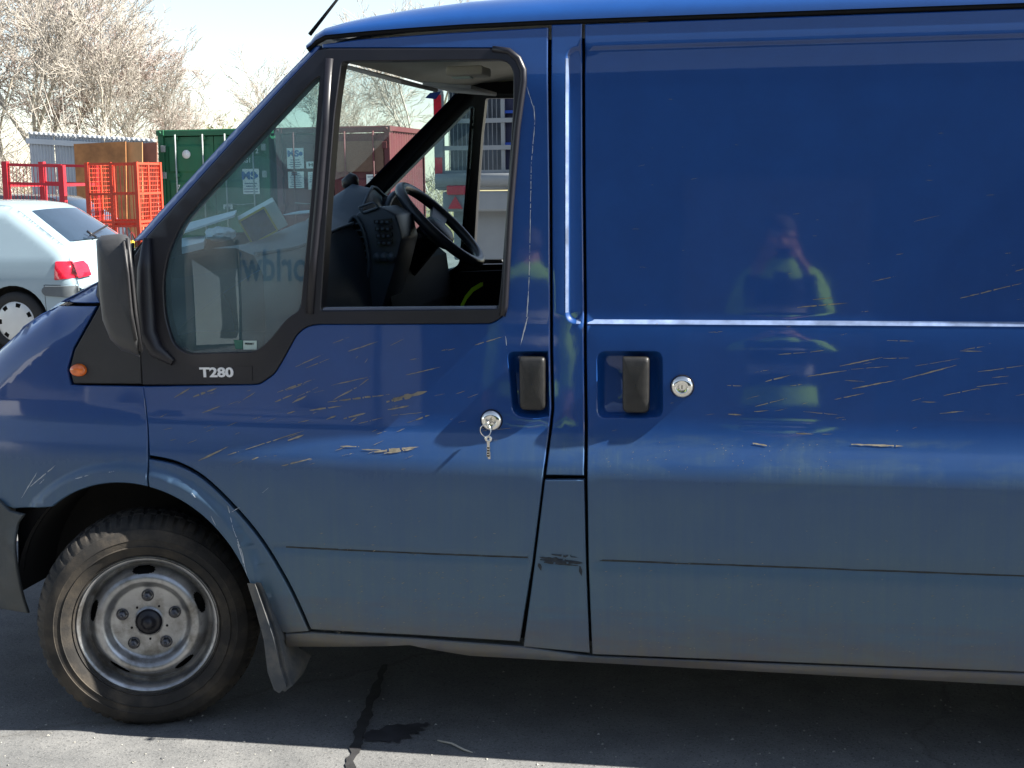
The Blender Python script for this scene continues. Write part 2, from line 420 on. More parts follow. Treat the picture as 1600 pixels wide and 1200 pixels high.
def densify(poly, d):
    out = []
    for a, b in zip(poly, poly[1:]+poly[:1]):
        n = max(1, int(hypot(a[0]-b[0], a[1]-b[1])/d))
        out += [(lerp(a[0], b[0], k/n), lerp(a[1], b[1], k/n)) for k in range(n)]
    return out
def area2(p): return sum(a[0]*b[1]-b[0]*a[1] for a, b in zip(p, p[1:]+p[:1]))
def inset(poly, d):
    if area2(poly) < 0: poly = poly[::-1]
    out = []; N = len(poly)
    for i in range(N):
        a, p, b = Vector(poly[i-1]), Vector(poly[i]), Vector(poly[(i+1) % N])
        n1 = Vector((-(p-a).y, (p-a).x)); n2 = Vector((-(b-p).y, (b-p).x))
        if n1.length < 1e-7 or n2.length < 1e-7: out.append((p.x, p.y)); continue
        n1.normalize(); n2.normalize(); n = n1+n2
        if n.length < .3: out.append((p.x, p.y)); continue
        n.normalize(); k = min(2.0, 1/max(.4, n.dot(n1)))
        q = p+n*d*k; out.append((q.x, q.y))
    return out
FEAT_Z = [.262, .285, .31, .33, .50, .542, .549, .556, .60, .765, .79, .81, .885, .93, 1.157, 1.16, 1.173, 1.75, 1.768, 1.784, 1.80, 1.815, 1.83, 1.842, 1.89, 1.905]
def panel(name, outer, mat, parent, holes=(), off=0., thick=.02, sp=.05, Y=None, feat=FEAT_Z, rec=False, gap=.0055, flip=False, extra=()):
    Y = Y or YS
    outer = inset(outer, gap) if gap else outer
    if area2(outer) < 0: outer = outer[::-1]
    holes = [h if area2(h) > 0 else h[::-1] for h in holes]
    outer = densify(outer, sp*.6); holes = [densify(h, sp*.5) for h in holes]
    pts = []; edges = []; loops = []
    for L in [outer]+list(holes):
        n = len(pts); pts += L; k = len(L); edges += [(n+i, n+(i+1) % k) for i in range(k)]; loops.append((n, k))
    xs = [p[0] for p in outer]; zs = [p[1] for p in outer]
    rows = []; z = min(zs)
    while z < max(zs): rows.append(z); z += sp
    rows = [r for r in rows if all(abs(r-f) > .012 for f in feat)]+[f for f in feat if min(zs) < f < max(zs)]
    cand = []; frow = []
    for r in rows:
        x = math.floor(min(xs)/sp)*sp+sp*.31; st = sp
        while x < max(xs): (frow if r in feat else cand).append((x, r)); x += st
    rings = []
    if rec:
        for dd in (-.0002, .004, .0085, .0132):
            x0, x1, z0, z1 = REC[0]+dd, REC[1]-dd, REC[2]+dd, REC[3]-dd
            ring = densify(round_poly([(x0, z0), (x1, z0), (x1, z1), (x0, z1)], .03-dd*.5, 8), .02)
            if dd < 0:
                far = lambda c: poly_d(c, [(x0, z0), (x1, z0), (x1, z1), (x0, z1), (x0, z0)]) > .02
                cand = [c for c in cand if far(c)]; frow = [c for c in frow if far(c)]
            rings.append(ring)
    cand += list(extra)
    for c in cand:
        if not inside(c, outer) or any(inside(c, h) for h in holes): continue
        if min(poly_d(c, L+[L[0]]) for L in [outer]+list(holes)) < .006: continue
        pts.append(c)
    last = None
    for c in frow:
        ok = inside(c, outer) and not any(inside(c, h) for h in holes) and min(poly_d(c, L+[L[0]]) for L in [outer]+list(holes)) > .006
        if not ok: last = None; continue
        pts.append(c)
        if last is not None and abs(last[1]-c[1]) < 1e-6: edges.append((len(pts)-2, len(pts)-1))
        last = c
    for ring in rings:
        last = None
        for c in ring+ring[:1]:
            ok = inside(c, outer) and not any(inside(c, h) for h in holes) and min(poly_d(c, L+[L[0]]) for L in [outer]+list(holes)) > .004
            if not ok: last = None; continue
            pts.append(c)
            if last is not None: edges.append((len(pts)-2, len(pts)-1))
            last = c
    vo, eo, fo, ov, oe, of = delaunay_2d_cdt([Vector(p) for p in pts], edges, [], 0, 1e-6)
    tris = []
    for f in fo:
        cx = sum(vo[i].x for i in f)/len(f); cz = sum(vo[i].y for i in f)/len(f)
        if inside((cx, cz), outer) and not any(inside((cx, cz), h) for h in holes):
            a, b, c = (vo[i] for i in f[:3])
            if (b-a).cross(c-a) < 0: f = f[::-1]
            tris.append(list(f))
    def nrm(x, z):
        e = .0012
        return Vector(((Y(x+e, z)-Y(x-e, z))/(2*e), -1, (Y(x, z+e)-Y(x, z-e))/(2*e))).normalized()
    V = [(p.x, Y(p.x, p.y)+off, p.y) for p in vo]; N = [nrm(p.x, p.y) for p in vo]
    faces = [t for t in tris]; fl = []
    # rolled edges
    for n, k in loops:
        ids = [next((j for j, src in enumerate(ov) if n+i in src), None) for i in range(k)] if False else None
    idx = {}
    for j, src in enumerate(ov):
        for q in src: idx[q] = j
    for n, k in loops:
        L = [idx[n+i] for i in range(k)]; b0 = len(V)
        cz_ = min(.0025, thick*.3); q2 = inset([pts[n+i] for i in range(k)], -cz_ if n == 0 else cz_)
        for j in L: V.append(V[j])
        for (qx, qz), j in zip(q2, L): V.append((qx, V[j][1]+cz_, qz))
        for (qx, qz), j in zip(q2, L): V.append((qx, V[j][1]+thick, qz))
        for r_ in (0, k):
            for i in range(k):
                f_ = [b0+r_+i, b0+r_+(i+1) % k, b0+r_+k+(i+1) % k, b0+r_+k+i]; fl.append(f_ if n else f_[::-1])
    me = bpy.data.meshes.new(name); me.from_pydata(V, [], faces+fl); me.polygons.foreach_set('use_smooth', [True]*len(me.polygons))
    bm = bmesh.new(); bm.from_mesh(me); bm.to_mesh(me); bm.free()
    nl = []
    nf = len(faces)
    for p in me.polygons:
        for vi in p.vertices: nl.append(N[vi] if p.index < nf else p.normal)
    me.normals_split_custom_set(nl)
    return link(name, me, mat, parent)

VAN = empty('panel_van', (0, 0, 0), 'dusty blue panel van with mud-splashed door and chrome deadlocks', 'van')
arc_pts = lambda a0, a1, n=22, R=ARC[2]: [(ARC[0]+R*cos(radians(lerp(a0, a1, k/n))), ARC[1]+R*sin(radians(lerp(a0, a1, k/n)))) for k in range(n+1)]

TRIM_IN = [(515, 77), (770, 77), (795, 80), (810, 92), (818, 110), (818, 128), (808, 200), (797, 330), (789, 478), (785, 493), (768, 504), (495, 505), (478, 509), (463, 521), (440, 563), (428, 583), (405, 599), (224, 600)]
QUARTER = [(502, 116), (488, 300), (471, 486), (450, 498), (425, 530), (402, 551), (290, 554), (270, 538), (257, 495), (254, 440), (262, 395), (282, 350), (310, 316), (490, 124)]
MAINWIN = [(534, 95), (782, 92), (796, 97), (804, 112), (804, 160), (795, 300), (785, 440), (780, 484), (500, 487), (510, 330), (522, 180)]
H_FRONT = round_poly(SP((792, 549), (857, 548), (859, 651), (838, 655), (800, 652)), [.02, .004, .004, .01, .03], 5)
H_SLIDE = round_poly(SP((932, 548), (1036, 548), (1037, 654), (932, 655)), .026, 5)
LOCK_F, LOCK_S = S(768, 657), S(1066, 604)
dring = lambda h, o: [q for oo in (o, 2*o, 4*o) for q in inset(densify(h, .02), -oo)]

ARCH_CUT = catmull([(232, 713), (280, 724), (330, 755), (400, 830), (450, 910), (485, 985)], 5)
GAP_A = math.degrees(math.acos((S(231, 740)[0]-ARC[0])/ARC[2]))
TRIM_R = round_poly(SP(*TRIM_IN), .014, 4)[5:-5]
TRIM_R = [S(*TRIM_IN[0])]+TRIM_R+[S(*TRIM_IN[-1])]
QUARTER_R = round_poly(SP(*QUARTER), .03, 4)
def side_panels(parent):
    P = {}
    P['front_door'] = panel('front_door', SP((502, 68), (560, 60), (695, 50), (858, 41), (860, 300), (861, 545), (863, 640), (850, 745), (833, 880), (813, 1004), (650, 994))+SP(*ARCH_CUT[::-1])+SP((231, 690), (227, 640), (222, 602)) + TRIM_R[::-1][1:] + SP((502, 77)), M['blue'], parent, holes=[inset(H_FRONT, .0)])
    P['window_surround'] = panel('window_surround', TRIM_R+SP((222, 560), (216, 480), (211, 400), (228, 374), (498, 79)), M['trim'], P['front_door'], holes=[QUARTER_R, round_poly(SP(*MAINWIN), .012, 3)], off=-.004, thick=.05, gap=.001, feat=[])
    P['quarter_glass'] = panel('quarter_glass', inset(QUARTER_R, -.006), M['glass'], P['front_door'], off=.012, thick=.004, gap=0, feat=[])
    P['front_wing'] = panel('front_wing', SP((226, 602), (229, 640), (232, 690))+arc_pts(GAP_A, 128)+SP((22, 796))+[(-2.40, .640)]+EDGE[1:5]+SP((30, 510), (60, 490), (92, 476), (153, 477), (115, 546), (107, 578), (112, 600)), M['blue'], parent, extra=edge_rows()+arc_pts(60, 175, 40, ARC[2]+.03)+arc_pts(60, 175, 40, ARC[2]+.05)+arc_pts(60, 175, 40, ARC[2]+.064), sp=.035)
    P['bonnet_corner'] = panel('bonnet_corner', SP((94, 472), (150, 441), (156, 473)), M['blue'], parent, gap=.002, sp=.02, extra=edge_rows())
    P['corner_trim'] = panel('corner_trim', SP((158, 476), (153, 442), (180, 408), (205, 381), (212, 420), (218, 500), (220, 560), (221, 599), (116, 598), (110, 578), (118, 547)), M['plastic'], parent, gap=.001, off=-.002, feat=[])
    P['windscreen_pillar'] = panel('windscreen_pillar', SP((207, 377), (226, 374), (497, 78), (500, 72))+[EDGE[-1]]+EDGE[-2:-5:-1], M['blue'], parent, gap=.002, feat=[], sp=.03, extra=edge_rows((.008, .02, .034, .046)))
    P['wheel_arch_panel'] = panel('wheel_arch_panel', SP(*[(x-1, y+3) for x, y in ARCH_CUT])+SP((446, 991))+arc_pts(1, GAP_A), M['blue'], parent, extra=arc_pts(0, 80, 30, ARC[2]+.03)+arc_pts(0, 80, 30, ARC[2]+.05)+arc_pts(0, 80, 30, ARC[2]+.064), sp=.035)
    P['door_pillar'] = panel('door_pillar', SP((860, 37), (911, 35), (912, 300), (914, 560), (914, 745), (851, 744), (864, 640), (862, 545), (861, 300)), M['blue'], parent, rec=True)
    P['lower_pillar'] = panel('lower_pillar', SP((850, 748), (914, 748), (917, 880), (923, 1022), (816, 1012), (834, 880)), M['blue'], parent)
    P['sliding_door'] = panel('sliding_door', SP((912, 36), (913, 300), (915, 560), (916, 745), (918, 880), (924, 1024))+[(.72, .298), (.72, 1.924)], M['blue'], parent, holes=[H_SLIDE], rec=True)
    P['rear_panel'] = panel('rear_panel', [(.725, .298), (.86, .298), (.86, .45), (.95, .62), (1.10, .69), (1.35, .69), (1.5, .62), (1.59, .45), (1.59, .298), (2.7, .298), (2.72, 1.0), (2.66, 1.924), (.725, 1.924)], M['blue'], parent, rec=True, sp=.08)
    P['sill'] = panel('sill', SP((446, 991), (486, 989), (650, 998), (815, 1011), (922, 1026))+[(.72, .296), (.86, .296), (.86, .255), (-.2, .258), (-.8, .262)]+SP((640, 1008), (560, 1010), (446, 1010)), M['blue'], parent, gap=.0015, sp=.04)
    full = [(-2.19, .40), (-2.19, .9)]+EDGE[4:]+GUT[1:]+[(2.70, .3), (1.6, .3), (1.59, .45), (1.5, .62), (1.35, .69), (1.10, .69), (.95, .62), (.86, .45), (.86, .3), (-1.38, .3)]+arc_pts(3, 168)
    lowered = [p for p in SP(*QUARTER)]
    P['inner_shell'] = panel('inner_shell', full, M['rubber_gap'], parent, holes=[inset(SP((498, 84), (778, 84), (797, 88), (812, 106), (812, 150), (801, 330), (790, 490), (480, 500), (440, 545), (408, 577), (262, 577), (240, 520), (238, 420), (262, 372), (310, 300)), .002)], off=.048, thick=.006, gap=.012, sp=.07, feat=[])
    return P
NEAR = side_panels(VAN)
# the far side of the body is the mirror image
for k, o in NEAR.items():
    if k == 'window_surround' or k == 'quarter_glass': continue
    c = o.copy(); COL.objects.link(c); c.parent = VAN; c.scale = (1, -1, 1); c.location = (0, WID, 0)
    if k == 'front_door':
        for q in ('window_surround', 'quarter_glass'):
            d = NEAR[q].copy(); COL.objects.link(d); d.parent = c

# ------------------------------------------------------------------ van: bonnet, windscreen, roof, ends
def loft(name, pts, mat, parent, bow=.1, crown=.03, n=16, y_in=0., off=(0, 0, 0), s0=0, s1=1, thick=0, sharp=None):
    rows = []
    for (x, y, z) in pts:
        r = []
        for k in range(n+1):
            s = lerp(s0, s1, k/n); q = 4*s*(1-s); q = q**.8
            r.append((x-bow*q+off[0], lerp(y+y_in, WID-y-y_in, s)+off[1], z+crown*q+off[2]))
        rows.append(r)
    mb = MB(); mb.grid(rows)
    if thick:
        mb2 = [[(x, y, z-thick) for x, y, z in r] for r in rows]; mb.grid(mb2)
    return mb.build(name, mat, parent, auto=sharp or 60)
ed = lambda a, b, n: [(lerp(a[0], b[0], k/n), lerp(a[1], b[1], k/n)) for k in range(n+1)]
def edge_path(i0, i1, n=4):
    out = []
    for i in range(i0, i1): out += ed(EDGE[i], EDGE[i+1], n)[:-1]
    return out+[EDGE[i1]]
E3 = lambda path: [(x, YS(x, z)-.004, z-.002) for x, z in path]
loft('bonnet', E3(edge_path(2, 6)+ed(EDGE[6], EDGE[7], 4)[1:3]), M['blue'], VAN, bow=.10, crown=.03)
loft('front_panel', E3(edge_path(0, 2)), M['blue'], VAN, bow=.10, crown=.0)
loft('scuttle', E3(ed(EDGE[6], EDGE[7], 4)[2:]+ed(EDGE[7], EDGE[8], 4)[1:3]), M['plastic'], VAN, bow=.10, crown=.03)
ws = ed(EDGE[7], EDGE[8], 4)[2:]+edge_path(8, 10)[1:]
ws3 = [(x, YS(x, z)+.012, z-.004) for x, z in ws]
loft('windscreen', ws3, M['clear_glass'], VAN, bow=.11, crown=.02)
# roof: gutter, rounded side, crowned top
zg = lambda x: interp(GUT, x)
yg = lambda x: YS(x, min(1.924, zg(x)))
roof = []; gut = []
RX = [GUT[0][0]+.0, GUT[0][0]+.012, GUT[1][0], GUT[2][0], -1.12, -1.05, -.95, -.8, -.6, -.4, 0, .6, 1.4, 2.2, 2.62, 2.70]
for x in RX:
    hr = interp([(-1.26, .004), (-1.22, .022), (-1.15, .046), (-1.0, .068), (-.8, .082), (-.4, .095), (0, .10), (2.4, .10), (2.72, .05)], x); wr = .26
    y0 = yg(x)-.004; z0 = zg(x)+.006; row = []
    half = [(y0+wr*(1-cos(radians(a))), z0+hr*sin(radians(a))) for a in (0, 8, 18, 30, 42, 55, 68, 80, 90)]
    half += [(y0+wr+(WID/2-y0-wr)*k/4, z0+hr+.025*sin(pi/2*k/4)*min(1, hr/.06)) for k in (1, 2, 3, 4)]
    prof = half+[(WID-y, z) for y, z in half[::-1][1:]]
    bow = interp([(-1.26, .11), (-1.0, .06), (-.6, .0)], x)
    for y, z in prof:
        s = (y-y0)/(WID-2*y0); q = max(0, 4*s*(1-s))**.8
        row.append((x-bow*q, y, z+(.02*q if x < -1.2 else 0)))
    roof.append(row)
mb = MB(); mb.grid(roof); mb.build('roof', M['blue'], VAN, auto=60)
mb = MB(); mb.grid([[(x, y if .12 < y < WID-.12 else (y+.03 if y < 1 else y-.03), z-.045) for x, y, z in r] for r in roof[1:10]]); HEADL = mb.build('headlining', M['liner'], VAN, auto=60)
for sgn in (0, 1):
    mb = MB(); pts = [(x, (yg(x)+.006) if not sgn else WID-yg(x)-.006, zg(x)+.002) for x in RX]
    mb.tube(pts, .008, 6); mb.build('roof_gutter', M['rubber_gap'], VAN)
mb = MB(); mb.prism([(.12, .3), (WID-.12, .3), (WID-.13, 1.9), (.13, 1.9)], 2.70, 2.73, plane='YZ'); mb.build('rear_doors', M['blue'], VAN)
mb = MB(); mb.box((.3, WID/2, .285), (4.7, 1.72, .03)); mb.build('floor_pan', M['dark'], VAN)
mb = MB(); mb.box((-.42, WID/2, 1.08), (.03, WID-.34, 1.58)); mb.build('bulkhead', M['dash'], VAN)
# wheel-arch liner
for sgn in (0, 1):
    rows = []
    ap = arc_pts(-8, 176, 30, ARC[2]+.012)
    for d_ in (.022, None):
        rows.append([(p[0], (YS(p[0], max(p[1], .35))+d_ if d_ else .34) if not sgn else WID-(YS(p[0], max(p[1], .35))+d_ if d_ else .34), p[1]) for p in ap])
    mb = MB(); mb.grid(rows); mb.add([r for r in rows[1]], [list(range(len(rows[1])))]); mb.build('wheel_arch_liner', M['dark'], VAN)
mb = MB(); mb.box((-1.75, WID/2, .70), (1.0, 1.25, .5)); mb.build('engine_bay', M['dark'], VAN)
# front bumper
M['bumper'] = simple('grey_bumper_plastic', (.045, .052, .055), .6, var=.25, dirt=((.10, .095, .08), .6), dscale=5)
def bumper():
    B = panel('front_bumper', SP(*catmull([(40, 803), (30, 820), (26, 850), (30, 890), (38, 928), (47, 956)], 4))+SP((0, 948))+[(-2.30, .345), (-2.45, .35), (-2.45, .632), (-2.2, .634)]+SP((18, 797)), M['bumper'], VAN, off=-.014, thick=.012, gap=.002, feat=[])
    rows = []
    for dz, o in ((.0, .05), (.02, .0), (.10, -.02), (.2, -.02), (.28, .02)):
        rows.append([(-2.44-(.19-o)*(4*k/16*(1-k/16))**.5, lerp(.115, WID-.115, k/16), .632-dz) for k in range(17)])
    mb = MB(); mb.grid(rows); mb.build('bumper_front', M['bumper'], B, auto=50)
bumper()

# ------------------------------------------------------------------ van: wheels
M['tyre'] = simple('dusty_tyre_rubber', (.015, .0135, .012), .85, var=.3, scale=20, bmp=.25, dirt=((.078, .062, .044), .8), dscale=9)
M['rim'] = simple('grimy_silver_steel', (.36, .365, .37), .33, metal=.75, var=.25, scale=9, dirt=((.075, .06, .04), .75), dscale=14)
M['nut'] = simple('dirty_nut_steel', (.10, .10, .11), .45, metal=.7, var=.3, scale=40)
def make_wheel(parent, loc, rz, flip=False):
    n = 360
    prof = [(.203, -.006), (.2045, .001), (.203, .006), (.197, .007), (.194, .003), (.191, .004), (.184, .012), (.180, .030), (.178, .046), (.173, .054), (.1675, .052),
            (.164, .044), (.1625, .041), (.161, .038), (.159, .034), (.1565, .030), (.154, .0265), (.152, .024), (.150, .0215), (.148, .019), (.146, .017), (.138, .012), (.130, .011), (.123, .014), (.116, .022), (.110, .032), (.105, .038), (.099, .040), (.060, .041), (.046, .041), (.041, .040), (.037, .036), (.036, .060)]
    slot_c = [radians(92+72*k) for k in range(5)]
    def skip(i, k):
        if not (11 <= i <= 19): return False
        a = 2*pi*(k+.5)/n
        hw = .205*sqrt(max(0, 1-((i-15)/4.7)**2))
        return any(abs((a-c+pi) % (2*pi)-pi) < hw for c in slot_c)
    mb = MB(); mb.lathe(prof, n, 'Y', skip=skip)
    mb.lathe([(.2045, .001), (.20, .02), (.18, .06), (.17, .2)], 64, 'Y')
    W = mb.build('front_wheel', M['rim'], parent, loc, (0, 0, rz), auto=70)
    # tyre
    tp = [(.199, .004), (.206, -.004), (.215, -.011), (.232, -.018), (.2335, -.0215), (.236, -.0185), (.252, -.019), (.2535, -.0205), (.270, -.015), (.281, -.008), (.2815, -.004), (.289, .004), (.297, .013), (.304, .024), (.3085, .036), (.311, .052), (.3065, .053), (.3065, .058), (.312, .059), (.3125, .095), (.3075, .096), (.3075, .102), (.3125, .103), (.311, .145), (.306, .165), (.285, .19), (.22, .20), (.20, .19)]
    def mod(i, k):
        if i in (11, 12, 13, 14, 15, 22, 23, 24) and k % 6 < 2: return .984 if i in (13, 14, 15) else .990
        if i in (18, 19) and (k+2) % 7 < 2: return .984
        return 1
    mb = MB(); mb.lathe(tp, n, 'Y', mod=mod)
    # flatten where it stands
    cz = loc[2]
    mb.v = [(x, y, max(z, -cz+.0005)) for x, y, z in mb.v]
    mb.build('tyre', M['tyre'], W, auto=22)
    for k in range(5):
        a = radians(90+72*k); c = (.0765*cos(a), 0, .0765*sin(a))
        b = MB(); b.lathe([(.0175, .0385), (.0165, .0365), (.0145, .0362), (.0135, .040)], 20, 'Y', c)
        b.lathe([(.0, .020), (.006, .020), (.0115, .023), (.0125, .027), (.0125, .042)], 6, 'Y', c, smooth=False)
        b.lathe([(0, .014), (.0045, .015), (.0052, .021)], 10, 'Y', c)
        b.build('wheel_nut', M['nut'], W)
    b = MB(); b.lathe([(0, .010), (.008, .0105), (.012, .014), (.017, .018), (.019, .026), (.024, .029), (.029, .031), (.0345, .034), (.036, .042)], 28, 'Y')
    b.build('hub_cap', M['trim'], W)
    for k in range(5):
        a = radians(55+72*k); b = MB(); b.lathe([(0, .0395), (.0034, .0395), (.0034, .0405)], 10, 'Y', (.052*cos(a), 0, .052*sin(a))); b.build('hub_hole', M['rubber_gap'], W)
    b = MB(); b.lathe([(.0, .075), (.185, .075), (.185, .12)], 40, 'Y'); b.build('brake_drum', M['dark'], W)
    return W
STEER = radians(17)
w0 = make_wheel(VAN, (-1.733, .045, .298), STEER)
for nm, loc, rz in (('front_wheel', (-1.733, WID-.045, .298), pi+STEER), ('rear_wheel', (1.22, .03, .298), 0), ('rear_wheel', (1.22, WID-.03, .298), pi)):
    c = copy_tree(w0, VAN); c.name = nm; c.location = loc; c.rotation_euler = (0, 0, rz)

# mud flap
M['flap'] = simple('muddy_flap_rubber', (.05, .058, .068), .75, var=.25, dirt=((.17, .15, .12), .7), dscale=8)
def flap():
    mb = MB()
    f = lambda px, py, y: U(px, py, y)
    # outer rim (curled edge) and flat blade behind it
    front = [f(386, 911, .0), f(400, 955, -.005), f(412, 1000, -.008), f(418, 1050, -.008), f(428, 1078, -.004), f(436, 1083, .0)]
    mid = [f(398, 912, -.012), f(413, 955, -.018), f(428, 1000, -.018), f(438, 1045, -.012), f(446, 1068, -.006), f(448, 1074, -.002)]
    back = [f(401, 913, .03), f(422, 955, .04), f(443, 998, .05), f(452, 1010, .14), f(478, 1026, .20), f(466, 1054, .20)]
    mb.grid([front, mid, back]); 
    mb.grid([[p+Vector((.012, .012, 0)) for p in r] for r in (front, mid, back)])
    return mb.build('mud_flap', M['flap'], VAN, auto=50)
flap()

# door mirror
M['mirrorshell'] = simple('weathered_grey_plastic', (.034, .035, .037), .5, var=.2, bmp=.15, dirt=((.07, .065, .06), .4))
def mirror():
    y0 = -.03
    # housing: rounded box, outline in the plane facing us
    out = [(150, 376), (158, 368), (186, 365), (197, 367), (204, 374), (209, 440), (216, 500), (221, 540), (218, 558), (206, 553), (190, 548), (172, 530), (160, 500), (154, 450)]
    def ringat(y, k, c=(186, 460), dx=0):
        return [U(lerp(c[0], p[0], k)+dx, lerp(c[1], p[1], k), y) for p in out]
    mb = MB(); rows = [ringat(-.215, .0+.02, dx=-2), ringat(-.215, .72, dx=-2), ringat(-.205, .90, dx=-1), ringat(-.185, .985), ringat(-.15, 1.0), ringat(-.05, 1.0), ringat(-.03, .94), ringat(-.03, .02)]
    mb.grid(rows, wrap=True); h = mb.build('door_mirror', M['mirrorshell'], VAN, auto=55)
    # glass faces back to the driver: an angled lip and pale edge seen almost edge-on
    a = [U(197, 376, -.20), U(206, 440, -.20), U(213, 500, -.20), U(219, 553, -.195)]
    b = [U(199, 378, -.05), U(208, 440, -.05), U(215, 500, -.05), U(221, 548, -.05)]
    mb = MB(); mb.grid([[p+Vector((.004, -.004, 0)) for p in a], [p+Vector((.006, 0, 0)) for p in b]]); mb.build('mirror_glass', M['chrome'], h)
    mb = MB(); mb.tube([U(193, 377, -.212), U(200, 430, -.216), U(205, 490, -.216), U(212, 532, -.212)], .0042, 6); mb.tube([U(199, 372, -.205), U(206, 430, -.206), U(212, 490, -.206), U(220, 548, -.2)], .005, 6); mb.build('mirror_lip', M['plastic'], h)
    return h
MIRROR = mirror()
# mirror foot: the swelling column in front of the door glass
pts = [(232, 372), (228, 420), (229, 470), (232, 520), (246, 548), (272, 566)]
mb = MB(); mb.tube([Vector((S(*p)[0], YS(*S(*p))-.005, S(*p)[1])) for p in pts], [.012, .022, .027, .027, .022, .010], 14); mb.build('mirror_foot', M['trim'], VAN)
# division bar between the two door windows, with a rounded face that catches the light
def surf(px, py, o=0): x, z = S(px, py); return Vector((x, YS(x, z)+o, z))
mb = MB(); mb.tube([surf(515, 92, -.0), surf(508, 200, -.0), surf(500, 300, -.0), surf(491, 400, -.0), surf(485, 490, -.0)], .013, 12); mb.build('division_bar', M['trim'], NEAR['front_door'])
mb = MB(); mb.tube([surf(524, 92, .012), surf(516, 200, .012), surf(509, 300, .012), surf(501, 400, .012), surf(495, 487, .012)], .007, 8); mb.build('window_channel', M['rubber_gap'], NEAR['front_door'])
# window seal along the bottom of the open window, edge of the lowered glass
M['seal'] = simple('grey_blue_seal', (.10, .12, .17), .45)
mb = MB(); a, b = surf(505, 483, .012), surf(776, 481, .012); mb.bar(a, b, .022, .007); mb.build('window_seal', M['seal'], NEAR['front_door'])
# rounded outer edge of the surround
tp = [surf(*p, -.002) for p in TRIM_IN[1:10]]
mb = MB(); mb.tube(tp, .009, 10); mb.build('surround_edge', M['trim'], NEAR['front_door'])
# indicator
def indicator():
    c = surf(124, 578, -.001); mb = MB(); rows = []
    for k, (s, d) in enumerate([(1.0, 0), (.97, .006), (.85, .012), (.6, .016), (.3, .0175), (.02, .018)]):
        rows.append([c+Vector((.026*s*cos(2*pi*q/28), -d+.02*.0, .0185*s*sin(2*pi*q/28))) for q in range(28)])
    mb.grid(rows, wrap=True); return mb.build('indicator_lamp', M['amber'], VAN)
indicator()
# badge
c = surf(340, 582, -.007); mb = MB(); text_into(mb, 'T280', .036, frame(c, surf(380, 582, -.007)-surf(300, 582, -.007)), .0012, 1.32, .0012)
mb.build('badge_lettering', M['white'], NEAR['front_door'])
mb = MB(); a, b, c2, d = surf(300, 572, -.0055), surf(395, 572, -.0055), surf(395, 594, -.0055), surf(300, 594, -.0055)
mb.add([a, b, c2, d, a+Vector((0, .003, 0)), b+Vector((0, .003, 0)), c2+Vector((0, .003, 0)), d+Vector((0, .003, 0))], [(0, 1, 2, 3), (0, 4, 5, 1), (1, 5, 6, 2), (2, 6, 7, 3), (3, 7, 4, 0)]); mb.build('badge_plate', M['trim'], NEAR['front_door'])
# permit sticker in the corner of the quarter glass
M['sticker'] = simple('pale_sticker', (.5, .62, .56), .6, var=.1); M['stickerdark'] = simple('dark_green_sticker', (.02, .12, .09), .6)
def patch(name, pxs, off, mat, parent, th=.0006):
    p = [surf(*q, off) for q in pxs]; mb = MB(); n = len(p)
    mb.add(p+[q+Vector((0, th, 0)) for q in p], [list(range(n)), list(range(2*n-1, n-1, -1))]+[(i, n+i, n+(i+1) % n, (i+1) % n) for i in range(n)])
    return mb.build(name, mat, parent)
s = patch('permit_sticker', [(378, 533), (399, 533), (399, 547), (378, 547)], .010, M['sticker'], NEAR['quarter_glass'])
patch('sticker_stripe', [(363, 532), (377, 532), (377, 546), (366, 546)], .010, M['stickerdark'], NEAR['quarter_glass'])
mb = MB(); c = surf(388, 538, .0093); text_into(mb, 'PERMIT', .0075, frame(c, (1, 0, 0)), .0002, 1.1, .0002)
mb.build('sticker_print', M['rubber_gap'], NEAR['quarter_glass'])

# handles
def handle(hole, flap_px, parent, open_right):
    L = densify(hole, .012); cx = sum(p[0] for p in L)/len(L); cz = sum(p[1] for p in L)/len(L)
    def ring(k, d, dz=0): return [(lerp(cx, x, k), YS(x, z)+d, lerp(cz, z, k)+dz) for x, z in L]
    mb = MB(); mb.grid([ring(1.0, .0005), ring(.985, .004), ring(.95, .010), ring(.86, .026), ring(.78, .034), ring(.4, .036), ring(.02, .036)], wrap=True)
    r = mb.build('handle_recess', M['blue'], parent, auto=50)
    a = [S(*p) for p in flap_px]; x0, x1 = min(p[0] for p in a), max(p[0] for p in a); z0, z1 = min(p[1] for p in a), max(p[1] for p in a)
    y = YS((x0+x1)/2, (z0+z1)/2)
    rp = round_poly([(x0, z0), (x1, z0), (x1, z1), (x0, z1)], [.016, .016, .010, .006], 6)
    mx, mz = (x0+x1)/2, (z0+z1)/2
    rows = []
    for k, d in ((1.0, .018), (1.0, .0), (.985, -.005), (.94, -.0085), (.85, -.011), (.5, -.0145), (.02, -.015)):
        rows.append([(lerp(mx, px, k), y+d+.05*(pz-mz)*0, lerp(mz, pz, k)) for px, pz in rp])
    mb = MB(); mb.grid(rows, wrap=True); mb.build('door_handle', M['handle'], parent, auto=50)
M['handle'] = simple('worn_black_handle', (.011, .011, .011), .42, var=.3, scale=30, bmp=.25, dirt=((.035, .032, .028), .45), dscale=35)
handle(H_FRONT, [(812, 557), (852, 642)], NEAR['front_door'], True)
handle(H_SLIDE, [(973, 557), (1014, 646)], NEAR['sliding_door'], True)
